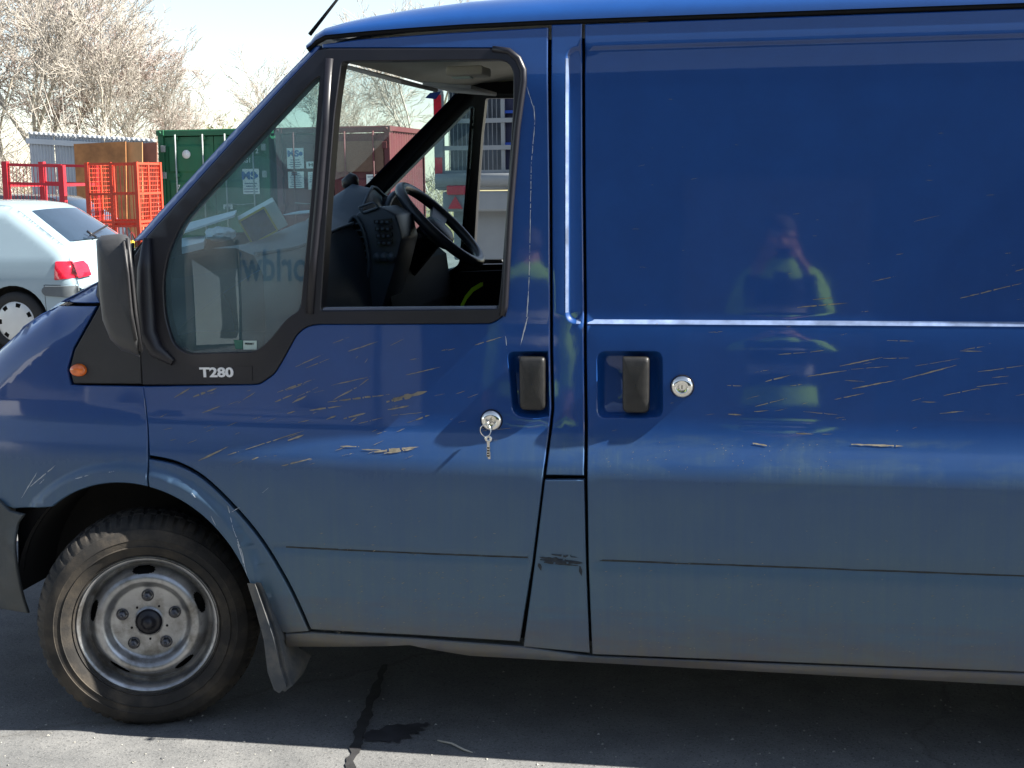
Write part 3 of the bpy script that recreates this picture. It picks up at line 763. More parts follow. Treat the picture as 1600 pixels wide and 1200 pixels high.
# deadlocks
def deadlock(c, parent, r=.0275):
    y = YS(*c); p = Vector((c[0], y-.0005, c[1]))
    mb = MB(); mb.lathe([(r+.002, .002), (r+.002, -.001), (r, -.0015)], 40, 'Y', p, mi=1)
    mb.lathe([(r, -.0015), (r*.985, -.004), (r*.90, -.0075), (r*.74, -.0105), (r*.58, -.0115), (r*.54, -.0105), (r*.5, -.0102), (r*.16, -.0102), (.0, -.0102)], 40, 'Y', p)
    o = mb.build('deadlock', [M['chrome'], M['rubber_gap']], parent, auto=40)
    b = MB(); b.box(p+Vector((0, -.0108, 0)), (.0022, .001, .010)); b.build('keyhole', M['rubber_gap'], parent)
deadlock(LOCK_F, NEAR['front_door']); deadlock(LOCK_S, NEAR['sliding_door'], .0285)
# keys hanging from the front lock
def keys():
    c = Vector((LOCK_F[0], YS(*LOCK_F)-.014, LOCK_F[1]))
    root = empty('door_keys', c, 'small bunch of silver keys hanging from the front door deadlock', 'keys')
    k = MB(); k.bar((0, -.001, .004), (0, -.026, -.002), .009, .0022, up=(1, 0, 0)); k.lathe([(0, -.0), (.010, -.0), (.010, .0022), (0, .0022)], 16, 'X', (-.001, -.03, -.002)); k.build('key_in_lock', M['chrome'], root)
    k = MB(); cc = Vector((-.008, -.026, -.020)); k.tube([cc+Vector((.014*cos(t), .003*sin(2*t), .016*sin(t))) for t in [2*pi*i/24 for i in range(24)]], .0013, 6, closed=True); k.build('key_ring', M['chrome'], root)
    for dx, a, L in ((-.004, .06, .062), (.0, -.05, .056)):
        k = MB(); top = Vector((dx, -.024+abs(dx)*.8, -.034)); d = Vector((sin(a), 0, -cos(a)))
        k.lathe([(.004, -.001), (.0085, -.001), (.0085, .001), (.004, .001)], 16, 'Y', top+d*.008, closed=True)
        k.bar(top+d*.015, top+d*L, .0065, .0018, up=(0, 1, 0))
        for q in range(4): k.bar(top+d*(.03+q*.007), top+d*(.034+q*.007), .009-.001*(q % 2), .0018, up=(0, 1, 0))
        k.build('key', M['chrome'], root)
keys()
# aerial
mb = MB(); a, b = U(484, 54, .35), U(528, -2, .40); mb.tube([a, b, b+(b-a)*.6], [.006, .004, .003], 8); mb.build('aerial', M['rubber_gap'], VAN)

# ------------------------------------------------------------------ van: dried mud, scratches
M['mud'] = simple('dried_mud', (.22, .195, .15), .9, var=.3, scale=60)
M['scratch'] = simple('pale_scratch', (.42, .45, .48), .7, var=.2, scale=80)
def streaks(name, segs, mat, parent, seed):
    rnd = random.Random(seed); mb = MB()
    for x0, y0, x1, y1, wd in segs:
        n = max(4, int(hypot(x1-x0, y1-y0)/5)); top = []; bot = []
        nx, ny = -(y1-y0), (x1-x0); L = hypot(nx, ny) or 1; nx /= L; ny /= L
        for k in range(n+1):
            t = k/n; wv = .66*wd*(sin(pi*min(1, .08+.92*t))**.6)*(.45+.75*rnd.random())*.5
            j = (rnd.random()-.5)*.5; px, py = lerp(x0, x1, t)+nx*j, lerp(y0, y1, t)+ny*j
            if any(inside(S(px, py), h_) for h_ in (H_FRONT, H_SLIDE)): continue
            top.append(surf(px+nx*wv, py+ny*wv, -.0012)); bot.append(surf(px-nx*wv, py-ny*wv, -.0012))
            if rnd.random() < .12 and len(top) > 1:                        # break the streak up
                mb.grid([top, bot], smooth=False); top = [top[-1]+(top[-2]-top[-1])*-.6]; bot = [bot[-1]+(bot[-2]-bot[-1])*-.6]
        if len(top) > 1: mb.grid([top, bot], smooth=False)
    o = mb.build(name, mat, parent); o['kind'] = 'stuff'; return o
door_mud = [(433, 613, 492, 592, 3), (447, 610, 480, 598, 2), (430, 628, 458, 616, 4), (457, 629, 480, 618, 4), (449, 646, 462, 642, 3), (497, 605, 460, 622, 2), (518, 602, 580, 588, 2.5), (576, 592, 560, 604, 2.5), (558, 605, 520, 625, 3.5), (512, 628, 610, 616, 4), (484, 641, 535, 634, 4), (604, 628, 668, 611, 11), (612, 626, 640, 616, 6), (606, 640, 640, 634, 5), (537, 654, 572, 645, 6), (548, 659, 560, 650, 3), (510, 655, 526, 649, 4), (560, 662, 600, 652, 2), (650, 656, 672, 648, 4), (612, 649, 662, 644, 1.5), (466, 660, 484, 656, 2),
    (384, 702, 478, 672, 2.5), (450, 688, 476, 679, 5), (394, 718, 405, 714, 4), (440, 728, 488, 716, 4), (532, 697, 562, 698, 3), (565, 702, 600, 703, 3), (585, 706, 655, 698, 6), (600, 708, 648, 701, 5), (310, 720, 358, 697, 4), (356, 711, 374, 705, 3), (272, 621, 298, 606, 3.5), (302, 620, 340, 606, 5), (316, 645, 345, 634, 3), (250, 652, 262, 646, 2), (478, 575, 516, 560, 2), (462, 573, 506, 553, 2.5), (544, 549, 592, 533, 2.5), (610, 540, 632, 529, 1.5), (742, 539, 786, 526, 2.5), (690, 548, 702, 545, 2), (634, 586, 690, 573, 2.2), (570, 567, 575, 560, 1.5), (640, 562, 655, 560, 1.5), (700, 547, 712, 544, 1.5), (372, 630, 400, 612, 2), (760, 672, 800, 669, 1.2), (556, 560, 560, 556, 1.5), (520, 536, 548, 526, 1.5)]
slide_mud = [(1246, 480, 1326, 473, 3), (1270, 468, 1302, 465, 2), (1500, 466, 1598, 442, 3), (1586, 424, 1600, 420, 2), (1362, 440, 1402, 431, 1.5), (1216, 554, 1262, 550, 2), (1266, 550, 1290, 547, 2.5), (1107, 519, 1130, 518, 1.5), (1312, 572, 1380, 558, 2.5), (1380, 560, 1422, 559, 1.5), (1262, 588, 1328, 578, 2.5), (1196, 596, 1236, 586, 3), (1234, 603, 1254, 600, 2), (1330, 577, 1390, 572, 1.3), (1332, 607, 1400, 594, 3), (1410, 593, 1496, 570, 3), (1430, 572, 1500, 560, 1.3), (1320, 594, 1352, 596, 1.5), (1304, 624, 1352, 614, 2), (1500, 548, 1536, 549, 2.2), (1506, 546, 1540, 541, 1.5), (1528, 581, 1600, 571, 2), (1526, 604, 1576, 598, 2), (1474, 618, 1532, 606, 2), (1386, 532, 1430, 533, 1.8), (1346, 487, 1358, 486, 1.5), (1136, 602, 1160, 603, 2), (1138, 647, 1160, 648, 3), (1178, 643, 1202, 641, 2), (1180, 635, 1230, 622, 2), (1244, 677, 1272, 678, 3.5), (1284, 678, 1302, 678, 1.5), (1440, 628, 1464, 628, 2), (1468, 646, 1508, 642, 2.5), (1255, 643, 1310, 648, 1.3), (1550, 590, 1578, 587, 1.5), (1400, 398, 1412, 396, 1.5), (1570, 396, 1580, 395, 1.5), (1428, 346, 1470, 336, 1), (1330, 694, 1412, 697, 5), (1176, 692, 1204, 697, 5), (1116, 519, 1124, 520, 1)]
rs = random.Random(11)
for _ in range(24):
    x, y = rs.uniform(940, 1600), rs.uniform(150, 480); l = rs.uniform(2, 14); slide_mud.append((x, y, x+l, y-l*rs.uniform(-.1, .35), .9))
for _ in range(22):
    x, y = rs.uniform(930, 1600), rs.uniform(500, 680); l = rs.uniform(4, 24); slide_mud.append((x, y, x+l, y-l*rs.uniform(.05, .3), 1.0))
for _ in range(40):
    x, y = rs.uniform(250, 780), rs.uniform(610, 740); l = rs.uniform(3, 20); door_mud.append((x, y, x+l, y-l*rs.uniform(.15, .45), 1.2))
for _ in range(150):
    x, y = rs.uniform(480, 800), 990-abs(rs.gauss(0, 85)); l = rs.uniform(1.5, 5); door_mud.append((x, y, x+l, y-l*rs.uniform(0, .5), rs.uniform(1, 2.4)))
for _ in range(190):
    x, y = rs.uniform(930, 1600), 1010-abs(rs.gauss(0, 80)); y += (x-930)*.03; l = rs.uniform(1.5, 5); slide_mud.append((x, y, x+l, y-l*rs.uniform(0, .4), rs.uniform(1, 2.2)))
for _ in range(60):
    x, y = rs.uniform(940, 1300), rs.uniform(690, 745); slide_mud.append((x, y, x+1.6, y-.6, 1.4))
streaks('mud_splashes', door_mud, M['mud'], NEAR['front_door'], 1)
streaks('mud_splashes', slide_mud, M['mud'], NEAR['sliding_door'], 2)
scr = [(823, 135, 834, 170, 1.5), (834, 165, 836, 190, 2), (836, 190, 830, 260, 1.8), (830, 260, 828, 400, 1.8), (828, 400, 826, 460, 2), (826, 455, 823, 500, 3), (825, 495, 813, 540, 3), (790, 525, 792, 545, 1.5)]
streaks('scratch_mark', scr, M['scratch'], NEAR['front_door'], 4)
M['edge'] = simple('painted_edge_highlight', (.17, .235, .40), .35, coat=.6, var=.5, scale=14, dirt=((.05, .07, .12), .7), dscale=9)  # pale strips paint in the sunlit glint along the recess edges
def highlight_strip(name, path, parent):
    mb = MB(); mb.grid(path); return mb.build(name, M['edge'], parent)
def ledge_highlight(parent, x0, x1):
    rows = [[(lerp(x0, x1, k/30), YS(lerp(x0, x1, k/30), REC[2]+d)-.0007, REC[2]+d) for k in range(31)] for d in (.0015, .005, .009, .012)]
    highlight_strip('recess_highlight', rows, parent)
ledge_highlight(NEAR['sliding_door'], S(918, 506)[0], .71); ledge_highlight(NEAR['door_pillar'], REC[0]+.03, S(907, 506)[0])
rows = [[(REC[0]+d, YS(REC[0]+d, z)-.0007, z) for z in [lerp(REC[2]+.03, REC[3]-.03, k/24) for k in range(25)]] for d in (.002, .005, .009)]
highlight_strip('recess_highlight', rows, NEAR['door_pillar'])
M['grime'] = simple('black_grime', (.022, .028, .034), .8, var=.4, scale=40)
streaks('scuff_mark', [(356, 790, 366, 832, 2), (362, 800, 376, 792, 1.5), (366, 830, 380, 868, 2.5), (372, 850, 384, 890, 3), (378, 862, 386, 900, 2.5), (300, 770, 306, 778, 2), (330, 806, 338, 822, 2), (410, 770, 420, 762, 1.2)], M['scratch'], NEAR['wheel_arch_panel'], 9)
streaks('scuff_mark', [(34, 778, 60, 735, 2), (48, 760, 88, 726, 2.5), (118, 748, 140, 742, 2), (62, 756, 70, 748, 2), (170, 738, 180, 736, 1.5)], M['scratch'], NEAR['front_wing'], 10)
streaks('grime_patch', [(842, 871, 911, 879, 10), (844, 874, 911, 881, 9), (862, 866, 908, 873, 7), (842, 880, 846, 892, 8), (906, 884, 909, 900, 7), (850, 878, 905, 884, 6)], M['grime'], NEAR['lower_pillar'], 12)
M['rubdirt'] = simple('brown_crease_dirt', (.035, .038, .038), .9, var=.5, scale=20)
for nm, xa, xb in (('front_door', S(446, 850)[0], S(832, 872)[0]), ('sliding_door', S(921, 878)[0], .70)):
    rows = [[(lerp(xa, xb, k/40), YS(lerp(xa, xb, k/40), .549+d)-.0006, .549+d+.0012*random.random()) for k in range(41)] for d in (-.0022, 0, .0022)]
    mb = MB(); mb.grid(rows); mb.build('crease_dirt', M['rubdirt'], NEAR[nm])

# ------------------------------------------------------------------ van: cab
def cab():
    # dashboard: profile in x-z swept across the width, with a binnacle hump on the driver's (far) side
    ys = [.12+.0575*k for k in range(30)]
    rows = []
    for y in ys:
        hump = smooth(.95, 1.25, y)*(1-smooth(1.66, 1.78, y)); con = smooth(.40, .95, y)*(1-smooth(1.15, 1.5, y)); shelf = 1-smooth(.40, .8, y)
        prof = [(-1.86, 1.235), (-1.74, 1.30), (-1.62, 1.335+.03*hump+.02*con), (-1.52, 1.355+.08*hump+.05*con), (-1.45, 1.355+.115*hump+.06*con), (-1.40+.02*con, 1.335+.13*hump+.05*con), (-1.375+.03*con, 1.29+.12*hump+.03*con-.01*shelf), (-1.375+.05*con, 1.15), (-1.39+.07*con, .98), (-1.42+.10*con, .75), (-1.47, .45)]
        rows.append([(x, y, z) for x, z in prof])
    mb = MB(); mb.grid([r[5:] for r in rows]); D = mb.build('dashboard', M['dash'], VAN, auto=50)
    mb = MB(); mb.grid([r[:6] for r in rows]); mb.build('dashboard_top', M['dashtop'], D, auto=50)
    mb = MB(); mb.tube([Vector(r[5])+Vector((.004, 0, .004)) for r in rows], .006, 6); mb.build('dashboard_seam', M['dashtop'], D)
    # centre stack: a cheek that faces the passenger, with a tall oval vent, radio and switches
    def q(px, py, y=.985): return U(px, py, y)
    st = [(538, 352), (560, 332), (592, 322), (618, 335), (628, 372), (616, 420), (596, 486), (545, 486)]
    f = [q(*p) for p in st]; bk = [q(*p)+Vector((0, .22, 0)) for p in st]; n_ = len(f); mb = MB()
    mb.add(f+bk, [list(range(n_)), list(range(2*n_-1, n_-1, -1))]+[(i, n_+i, n_+(i+1) % n_, (i+1) % n_) for i in range(n_)]); mb.build('centre_stack', M['dash'], D, bevel=.008)
    ov = [q(561+13*cos(a)-9*sin(a)*-1*.9, 388+50*sin(a), .975) for a in [2*pi*k/36 for k in range(36)]]
    mb = MB(); mb.tube(ov, .0065, 8, closed=True); mb.build('vent_surround', M['dashtop'], D)
    mb = MB(); mb.add([p+Vector((0, .004, 0)) for p in ov], [list(range(36))]); mb.build('vent_mouth', M['cabblack'], D)
    for k in range(8):
        t_ = -.75+1.5*k/7; mb = MB(); cx_ = 561+9*t_*.9; hw = 11.5*sqrt(1-t_*t_); mb.bar(q(cx_-hw, 388+50*t_, .972), q(cx_+hw, 386+50*t_, .972), .006, .005); mb.build('vent_slat', M['dashtop'], D)
    for k in range(4):
        mb = MB(); mb.bar(q(585+k*1.5, 347+k*11, .972), q(612+k*.5, 344+k*11, .972), .012, .012); mb.build('radio_row', M['trim'], D)
        for m_ in range(3): mb = MB(); mb.box(q(589+m_*8+k, 347+k*11, .962), (.010, .005, .009), bev=.002); mb.build('radio_button', M['dashtop'], D)
    for k in range(3): mb = MB(); mb.lathe([(0, -.014), (.013, -.012), (.016, 0)], 16, 'Y', q(590+k*11, 402, .97)); mb.build('heater_knob', M['dashtop'], D)
    tr = round_poly([(560, 326), (584, 318), (592, 326), (568, 335)], 3, 3); mb = MB(); mb.tube([q(*p, .98)+Vector((0, .0, .004)) for p in tr], .004, 6, closed=True); mb.build('switch_frame', M['dashtop'], D)
    # binnacle mouth (dark hollow) and hood
    mb = MB(); c = Vector((-1.385, 1.42, 1.37)); 
    ell = [Vector((-1.345, 1.42+.185*cos(a), max(1.24, 1.35+.125*sin(a)))) for a in [2*pi*k/32 for k in range(32)]]
    mb.add(ell+[p+Vector((-.05, 0, 0)) for p in ell], [list(range(32))]+[(i, 32+i, 32+(i+1) % 32, (i+1) % 32) for i in range(32)]); mb.build('instrument_hollow', M['cabblack'], D)
    mb = MB(); mb.prism([(-1.50, 1.32), (-1.36, 1.30), (-1.29, 1.24), (-1.27, 1.08), (-1.30, .85), (-1.36, .56), (-1.55, .56)], 1.05, WID-.17); mb.build('knee_panel', M['cabblack'], D)
    mb = MB(); hood = [(-1.345, 1.42+.195*cos(a), 1.35+.135*sin(a)) for a in [pi*k/16 for k in range(17)]]; mb.tube(hood, .012, 8); mb.build('instrument_hood', M['dashtop'], D)
    # steering wheel
    c = Vector((-1.185, 1.40, 1.372)); n = Vector((.70, 0, .714)); t = Vector((.714, 0, -.70)); R = .190
    ring = [c+t*R*cos(a)+Vector((0, 1, 0))*R*sin(a) for a in [2*pi*k/48 for k in range(48)]]
    w_ = MB(); w_.tube(ring, .019, 12, closed=True); W = w_.build('steering_wheel', M['wheelrim'], VAN)
    hb = MB(); rows = []
    for k, d in ((1, -.05), (1, -.02), (.92, -.008), (.7, .002), (.02, .006)):
        rows.append([c+n*d+t*(.065*k*cos(a)+.012)+Vector((0, .085*k*sin(a), 0)) for a in [2*pi*q/28 for q in range(28)]])
    hb.grid(rows, wrap=True)
    hb.build('steering_hub', M['dash'], W)
    for a in (pi/2+.25, -pi/2-.25, pi/2-.5+.9, -pi/2+.5-.9):
        sp = MB(); e = c+t*R*cos(a)+Vector((0, R*sin(a), 0)); sp.bar(c+n*-.02+(e-c)*.3, e-n*.004, .045, .016, up=n); sp.build('steering_spoke', M['dash'], W)
    co = MB(); co.tube([c-n*.03, c-n*.22], [.05, .06], 12); co.build('steering_column', M['cabblack'], W)
    st = MB(); st.tube([c-n*.07, c-n*.06+Vector((0, .17, .01))], [.008, .011], 8); st.tube([c-n*.07, c-n*.06+Vector((0, -.17, .01))], [.008, .011], 8); st.build('column_stalk', M['dash'], W)
    gl = MB(); gl.tube([(-1.18, .98, .72), (-1.14, 1.0, .90), (-1.12, 1.0, .99)], [.03, .012, .010], 8); gl.lathe([(0, .03), (.02, .025), (.024, 0), (.015, -.02)], 14, 'Z', (-1.12, 1.0, 1.0)); gl.build('gear_lever', M['dash'], VAN)
    # seats
    def seat(y0, y1, name):
        s = MB(); s.box((-.80, (y0+y1)/2, .74), (.50, y1-y0, .16), bev=.05); S_ = s.build(name, M['seat'], VAN, auto=50)
        b = MB(); b.box((-.545, (y0+y1)/2, 1.08), (.14, y1-y0, .62), rot=(0, .16, 0), bev=.05); b.build('seat_back', M['seat'], S_, auto=50)
        hr_ = MB(); hr_.box((-.49, (y0+y1)/2, 1.47), (.09, .26, .16), bev=.03); hr_.build('head_restraint', M['seat'], S_, auto=50)
        bs = MB(); bs.box((-.80, (y0+y1)/2, .48), (.44, y1-y0-.06, .36)); bs.build('seat_base', M['dash'], S_)
    seat(.16, .98, 'passenger_seat'); seat(1.25, 1.80, 'driver_seat')
    # sun visors and overhead shelf, grab handle, bonnet floor
    v = MB(); v.box((-1.13, .62, 1.83), (.17, .44, .012), rot=(0, .28, 0), bev=.004); v.build('sun_visor', M['visor'], VAN, auto=40)
    v = MB(); v.box((-1.10, 1.40, 1.845), (.17, .44, .014), rot=(0, .10, 0), bev=.004); v.build('sun_visor', M['visor'], VAN, auto=40)
    v = MB(); v.box((-.98, .98, 1.872), (.12, .14, .03), bev=.008); L = v.build('cab_light', M['liner'], VAN, auto=40)
    v = MB(); v.box((-1.00, .98, 1.855), (.06, .06, .006), bev=.002); v.build('light_lens', M['sticker'], L)
    mt = MB(); mt.box((-.95, WID/2, .52), (1.15, 1.7, .02)); mt.build('cab_floor', M['dark'], VAN)
    # inner door cards
    for yy in (.15, WID-.15):
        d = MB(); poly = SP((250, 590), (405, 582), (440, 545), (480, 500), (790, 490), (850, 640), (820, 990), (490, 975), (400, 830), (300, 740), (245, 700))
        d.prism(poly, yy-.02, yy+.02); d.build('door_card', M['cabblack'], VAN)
    d = MB(); d.tube([(-1.05, WID-.12, 1.0), (-1.0, WID-.17, 1.02), (-.8, WID-.17, 1.0), (-.75, WID-.12, .98)], .016, 8); d.build('door_pull', M['dash'], VAN)
    # rear-view blue sticker at the top of the windscreen
    return D
M['wheelrim'] = simple('worn_steering_leather', (.030, .036, .048), .33, var=.2)
M['visor'] = simple('grey_visor', (.36, .37, .38), .8, var=.06)
DASH = cab()
M['bluefilm'] = simple('blue_sticker', (.01, .06, .35), .5)
p = [U(672, 145, 1.55), U(688, 143, 1.55), U(680, 155, 1.55), U(664, 153, 1.55)]
mb = MB(); mb.add(p+[q+Vector((.002, .002, 0)) for q in p], [(0, 1, 2, 3), (7, 6, 5, 4), (0, 4, 5, 1), (1, 5, 6, 2), (2, 6, 7, 3), (3, 7, 4, 0)]); mb.build('screen_sticker', M['bluefilm'], VAN)

# things lying in the cab
M['card'] = simple('pale_card', (.62, .66, .62), .7, var=.06); M['yellowbox'] = simple('yellow_print', (.55, .42, .03), .6); M['bluebox'] = simple('dark_blue_print', (.02, .03, .08), .5, var=.5, scale=50)
M['paper'] = simple('white_paper', (.62, .68, .72), .8, var=.05); M['hivis'] = simple('lime_high_visibility_cloth', (.46, .80, .015), .75, var=.12); M['redcloth'] = simple('red_cloth', (.45, .02, .03), .8)
def dash_box():
    B = empty('small_box', U(410, 345, .62), 'small pale box with yellow-edged dark front tilted on the dashboard', 'box')
    B.rotation_euler = (.1, radians(-28), radians(20))
    b = MB(); b.box((0, 0, 0), (.125, .11, .085), bev=.003); b.build('carton', M['card'], B)
    b = MB(); b.box((-.018, -.0565, 0), (.085, .003, .083)); b.build('front_print', M['bluebox'], B)
    b = MB(); b.bar((-.062, -.058, .040), (.026, -.058, .040), .006); b.bar((-.062, -.058, -.040), (.026, -.058, -.040), .006); b.bar((-.060, -.058, -.04), (-.060, -.058, .04), .006); b.bar((.026, -.058, -.04), (.026, -.058, .04), .006); b.build('yellow_border', M['yellowbox'], B)
dash_box()
def sheet(name, a, b, c, d, label, mat, th=.004, cat='papers'):
    p = [Vector(q) for q in (a, b, c, d)]; mb = MB(); n = Vector((0, 0, th))
    mb.add(p+[q-n for q in p], [(0, 1, 2, 3), (7, 6, 5, 4), (0, 4, 5, 1), (1, 5, 6, 2), (2, 6, 7, 3), (3, 7, 4, 0)])
    return tag(mb.build(name, mat), label, cat)
sheet('paper_folder', U(286, 362, .40), U(286, 350, .62), U(370, 328, .72), U(366, 336, .45), 'pale blue paper folder lying on the left of the dashboard', M['paper'], .006)
sheet('paper_stack', U(284, 386, .30), U(284, 372, .45), U(322, 368, .48), U(318, 378, .32), 'white papers stacked in front of the folder by the quarter window', M['paper'], .02)
def crumple(name, c, r, mat, label, cat, seed):
    rnd = random.Random(seed); bm = bmesh.new(); bmesh.ops.create_icosphere(bm, subdivisions=3, radius=1)
    for v in bm.verts: v.co *= .75+.5*rnd.random()
    bmesh.ops.smooth_vert(bm, verts=bm.verts[:], factor=.4, use_axis_x=True, use_axis_y=True, use_axis_z=True)
    for v in bm.verts: v.co = Vector((v.co.x*r[0], v.co.y*r[1], v.co.z*r[2]))
    me = bpy.data.meshes.new(name); bm.to_mesh(me); bm.free(); o = link(name, me, mat, None, c)
    return tag(o, label, cat)
crumple('crumpled_wrapper', U(345, 366, .42), (.045, .05, .022), M['paper'], 'crumpled pale wrapper between the papers and the tilted box', 'wrapper', 3)
sheet('delivery_note', (-1.60, .92, 1.425), (-1.50, .90, 1.432), (-1.49, 1.06, 1.44), (-1.60, 1.08, 1.432), 'white delivery note on the dashboard beside the device holder', M['paper'], .003)
def phone_mount():
    c = U(543, 290, 1.25); R = empty('device_holder', c, 'black suction device holder standing on the dashboard by the windscreen', 'holder')
    b = MB(); b.tube([U(552, 306, 1.25)-c, U(546, 290, 1.25)-c], [.018, .014], 10); b.build('stalk', M['trim'], R)
    b = MB(); a, d = U(536, 292, 1.25)-c, U(558, 276, 1.25)-c; b.tube([a, a.lerp(d, .2), a.lerp(d, .8), d], [.006, .024, .026, .008], 12); b.build('cradle', M['trim'], R)
phone_mount()
crumple('cloth_bundle', (-.80, .60, .86), (.16, .2, .055), M['redcloth'], 'red cloth lying on the passenger seat behind the open window', 'cloth', 5)
def strap():
    mb = MB(); pts = [U(720, 482, .5), U(727, 468, .52), U(737, 456, .55), U(752, 447, .6)]
    top = [q+Vector((.0, 0, .012)) for q in pts]; mb.grid([pts, top]); mb.grid([[q+Vector((.004, .006, 0)) for q in pts], [q+Vector((.004, .006, 0)) for q in top]])
    return tag(mb.build('vest_strap', M['hivis']), 'lime green high-visibility strap above the red cloth in the cab', 'strap')
strap()

# ------------------------------------------------------------------ the yard behind: containers
def dull(name, col, rust=.35, rough=.55, var=.12): return simple(name, col, rough, var=var, scale=2.5, dirt=((.10, .05, .03), rust), dscale=2.2, bmp=.08)
M['green'] = dull('green_container_paint', (.012, .125, .055), .18)
M['red'] = dull('faded_red_container_paint', (.12, .022, .028), .4)
M['rod'] = simple('galvanised_rod', (.34, .38, .36), .5, metal=.4)
M['sign'] = simple('white_sign', (.72, .72, .70), .6, var=.04); M['signblue'] = simple('sign_blue', (.02, .12, .34), .6)
M['signgrey'] = simple('sign_small_print', (.18, .22, .28), .7)
M['brownpatch'] = simple('brown_overpaint', (.17, .09, .06), .7, var=.1)
def container(x0, y0, paint, label, texts, signs, rz=0, patch_=None, dot=False, Ln=6.06):
    W, H = 2.44, 2.59
    C = empty('shipping_container', (x0, y0, 0), label, 'container', rz=rz)
    mb = MB(); mb.box((W/2, Ln/2, H-.015), (W-.02, Ln-.02, .03)); mb.box((W/2, Ln/2, .08), (W-.02, Ln-.02, .1)); mb.box((W/2, Ln-.03, H/2), (W-.04, .05, H-.1))
    mb.build('box_shell', paint, C)
    for xx, s in ((.035, 1), (W-.035, -1)):                   # corrugated side walls
        mb = MB(); pts = []; n = 54
        for k in range(n+1):
            yy = .12+(Ln-.24)*k/n; ph = k % 4; pts.append((xx+s*(.03 if ph in (2, 3) else 0), yy))
        mb.grid([[(a, b, .12) for a, b in pts], [(a, b, H-.06) for a, b in pts]], smooth=False); mb.build('side_wall', paint, C)
        mb = MB(); mb.box((xx, Ln/2, H-.05), (.06, Ln, .10)); mb.box((xx, Ln/2, .09), (.06, Ln, .16)); mb.build('side_rail', paint, C)
    for xx in (.06, W-.06):
        mb = MB(); mb.box((xx, .05, H/2), (.12, .12, H-.2), bev=.01); mb.build('corner_post', paint, C)
        for zz in (.06, H-.06):
            mb = MB(); mb.box((xx, .05, zz), (.17, .17, .12), bev=.012); mb.lathe([(0, -.037), (.035, -.037), (.03, -.03)], 12, 'Y', (xx, 0, zz)); mb.build('corner_casting', paint, C)
    mb = MB(); mb.box((W/2, .05, H-.07), (W-.2, .12, .12), bev=.01); mb.build('door_header', paint, C)
    mb = MB(); mb.box((W/2, .05, .08), (W-.2, .12, .14), bev=.01); mb.build('door_sill', paint, C)
    for side in (0, 1):
        xa = .13 if side == 0 else W/2+.008; xb = W/2-.008 if side == 0 else W-.13
        mb = MB(); mb.box(((xa+xb)/2, .06, H/2), (xb-xa, .04, H-.30)); D = mb.build('container_door', paint, C)
        for k in range(3):                                   # pressed panels
            za = .20+k*.745; mb = MB(); q = .06
            xx0, xx1, zz0, zz1 = xa+.06, xb-.06, za, za+.60
            P_ = [(xx0, .041, zz0), (xx1, .041, zz0), (xx1, .041, zz1), (xx0, .041, zz1), (xx0+.05, .012, zz0+.05), (xx1-.05, .012, zz0+.05), (xx1-.05, .012, zz1-.05), (xx0+.05, .012, zz1-.05)]
            mb.add(P_, [(4, 5, 6, 7), (0, 1, 5, 4), (1, 2, 6, 5), (2, 3, 7, 6), (3, 0, 4, 7)]); mb.build('pressed_panel', paint, D)
        for q in (.24, .80):
            xr = lerp(xa, xb, q); mb = MB(); mb.tube([(xr, -.015, .12), (xr, -.015, H-.10)], .018, 8); mb.build('lock_rod', M['rod'] if paint is M['green'] else paint, D)
            for zz in (.18, .95, 1.65, H-.18):
                mb = MB(); mb.box((xr, .012, zz), (.12, .06, .07)); mb.build('rod_bracket', paint, D)
            mb = MB(); mb.bar((xr, -.04, 1.05), (xr+(.38 if q < .5 else -.38), -.04, 1.02), .03, .012); mb.build('lock_handle', M['rod'], D)
        for zz in (.35, .95, 1.65, 2.2):
            xh = xa-.02 if side == 0 else xb+.02; mb = MB(); mb.box((xh, .0, zz), (.10, .05, .14), bev=.01); mb.build('hinge', M['rod'] if paint is M['green'] else paint, D)
    for body, size, px, pz in texts:
        mb = MB(); text_into(mb, body, size, frame((px, -.002, pz), (1, 0, 0)), .001, 1.0, size*.02); mb.build('painted_code', M['sign'], C)
    for kind, px, pz, w_, h_ in signs:
        mb = MB(); mb.box((px, -.012, pz), (w_, .008, h_)); sg = mb.build('notice_board', M['sign'], C)
        if kind == 'ms':
            mb = MB(); text_into(mb, 'MS', h_*.42, frame((px-w_*.13, -.0185, pz+h_*.22), (1, 0, 0)), .001, 1.15, h_*.018); mb.build('notice_letters', M['signblue'], sg)
            mb = MB(); mb.lathe([(0, -.002), (w_*.12, -.002), (w_*.12, .002)], 16, 'Y', (px+w_*.33, -.018, pz+h_*.22)); mb.build('notice_mark', M['signblue'], sg)
        if kind == 'hoo':
            mb = MB(); text_into(mb, 'HOO', h_*.7, frame((px, -.018, pz), (1, 0, 0)), .001, 1.4, h_*.02); mb.build('notice_letters', M['rubber_gap'], sg)
        if kind in ('ms', 'lines'):
            rnd = random.Random(int(px*100)); mb = MB(); z = pz-(h_*.08 if kind == 'ms' else -h_*.38)
            while z > pz-h_*.42: mb.box((px-w_*.03*rnd.random(), -.018, z), (w_*(.55+.3*rnd.random()), .002, h_*.05)); z -= h_*.11
            mb.build('notice_print', M['signgrey'], sg)
    if patch_:
        mb = MB(); mb.box((patch_[0], -.0045, patch_[1]), (patch_[2], .004, patch_[3])); mb.build('painted_patch', M['brownpatch'], C)
    if dot:
        mb = MB(); mb.lathe([(0, -.006), (.09, -.006), (.09, .004)], 24, 'Y', (.62, .0, 2.08)); mb.build('round_sticker', M['sign'], C)
YC = 24.6
gx = U(246, 205, YC).x; rx = U(430, 205, YC).x
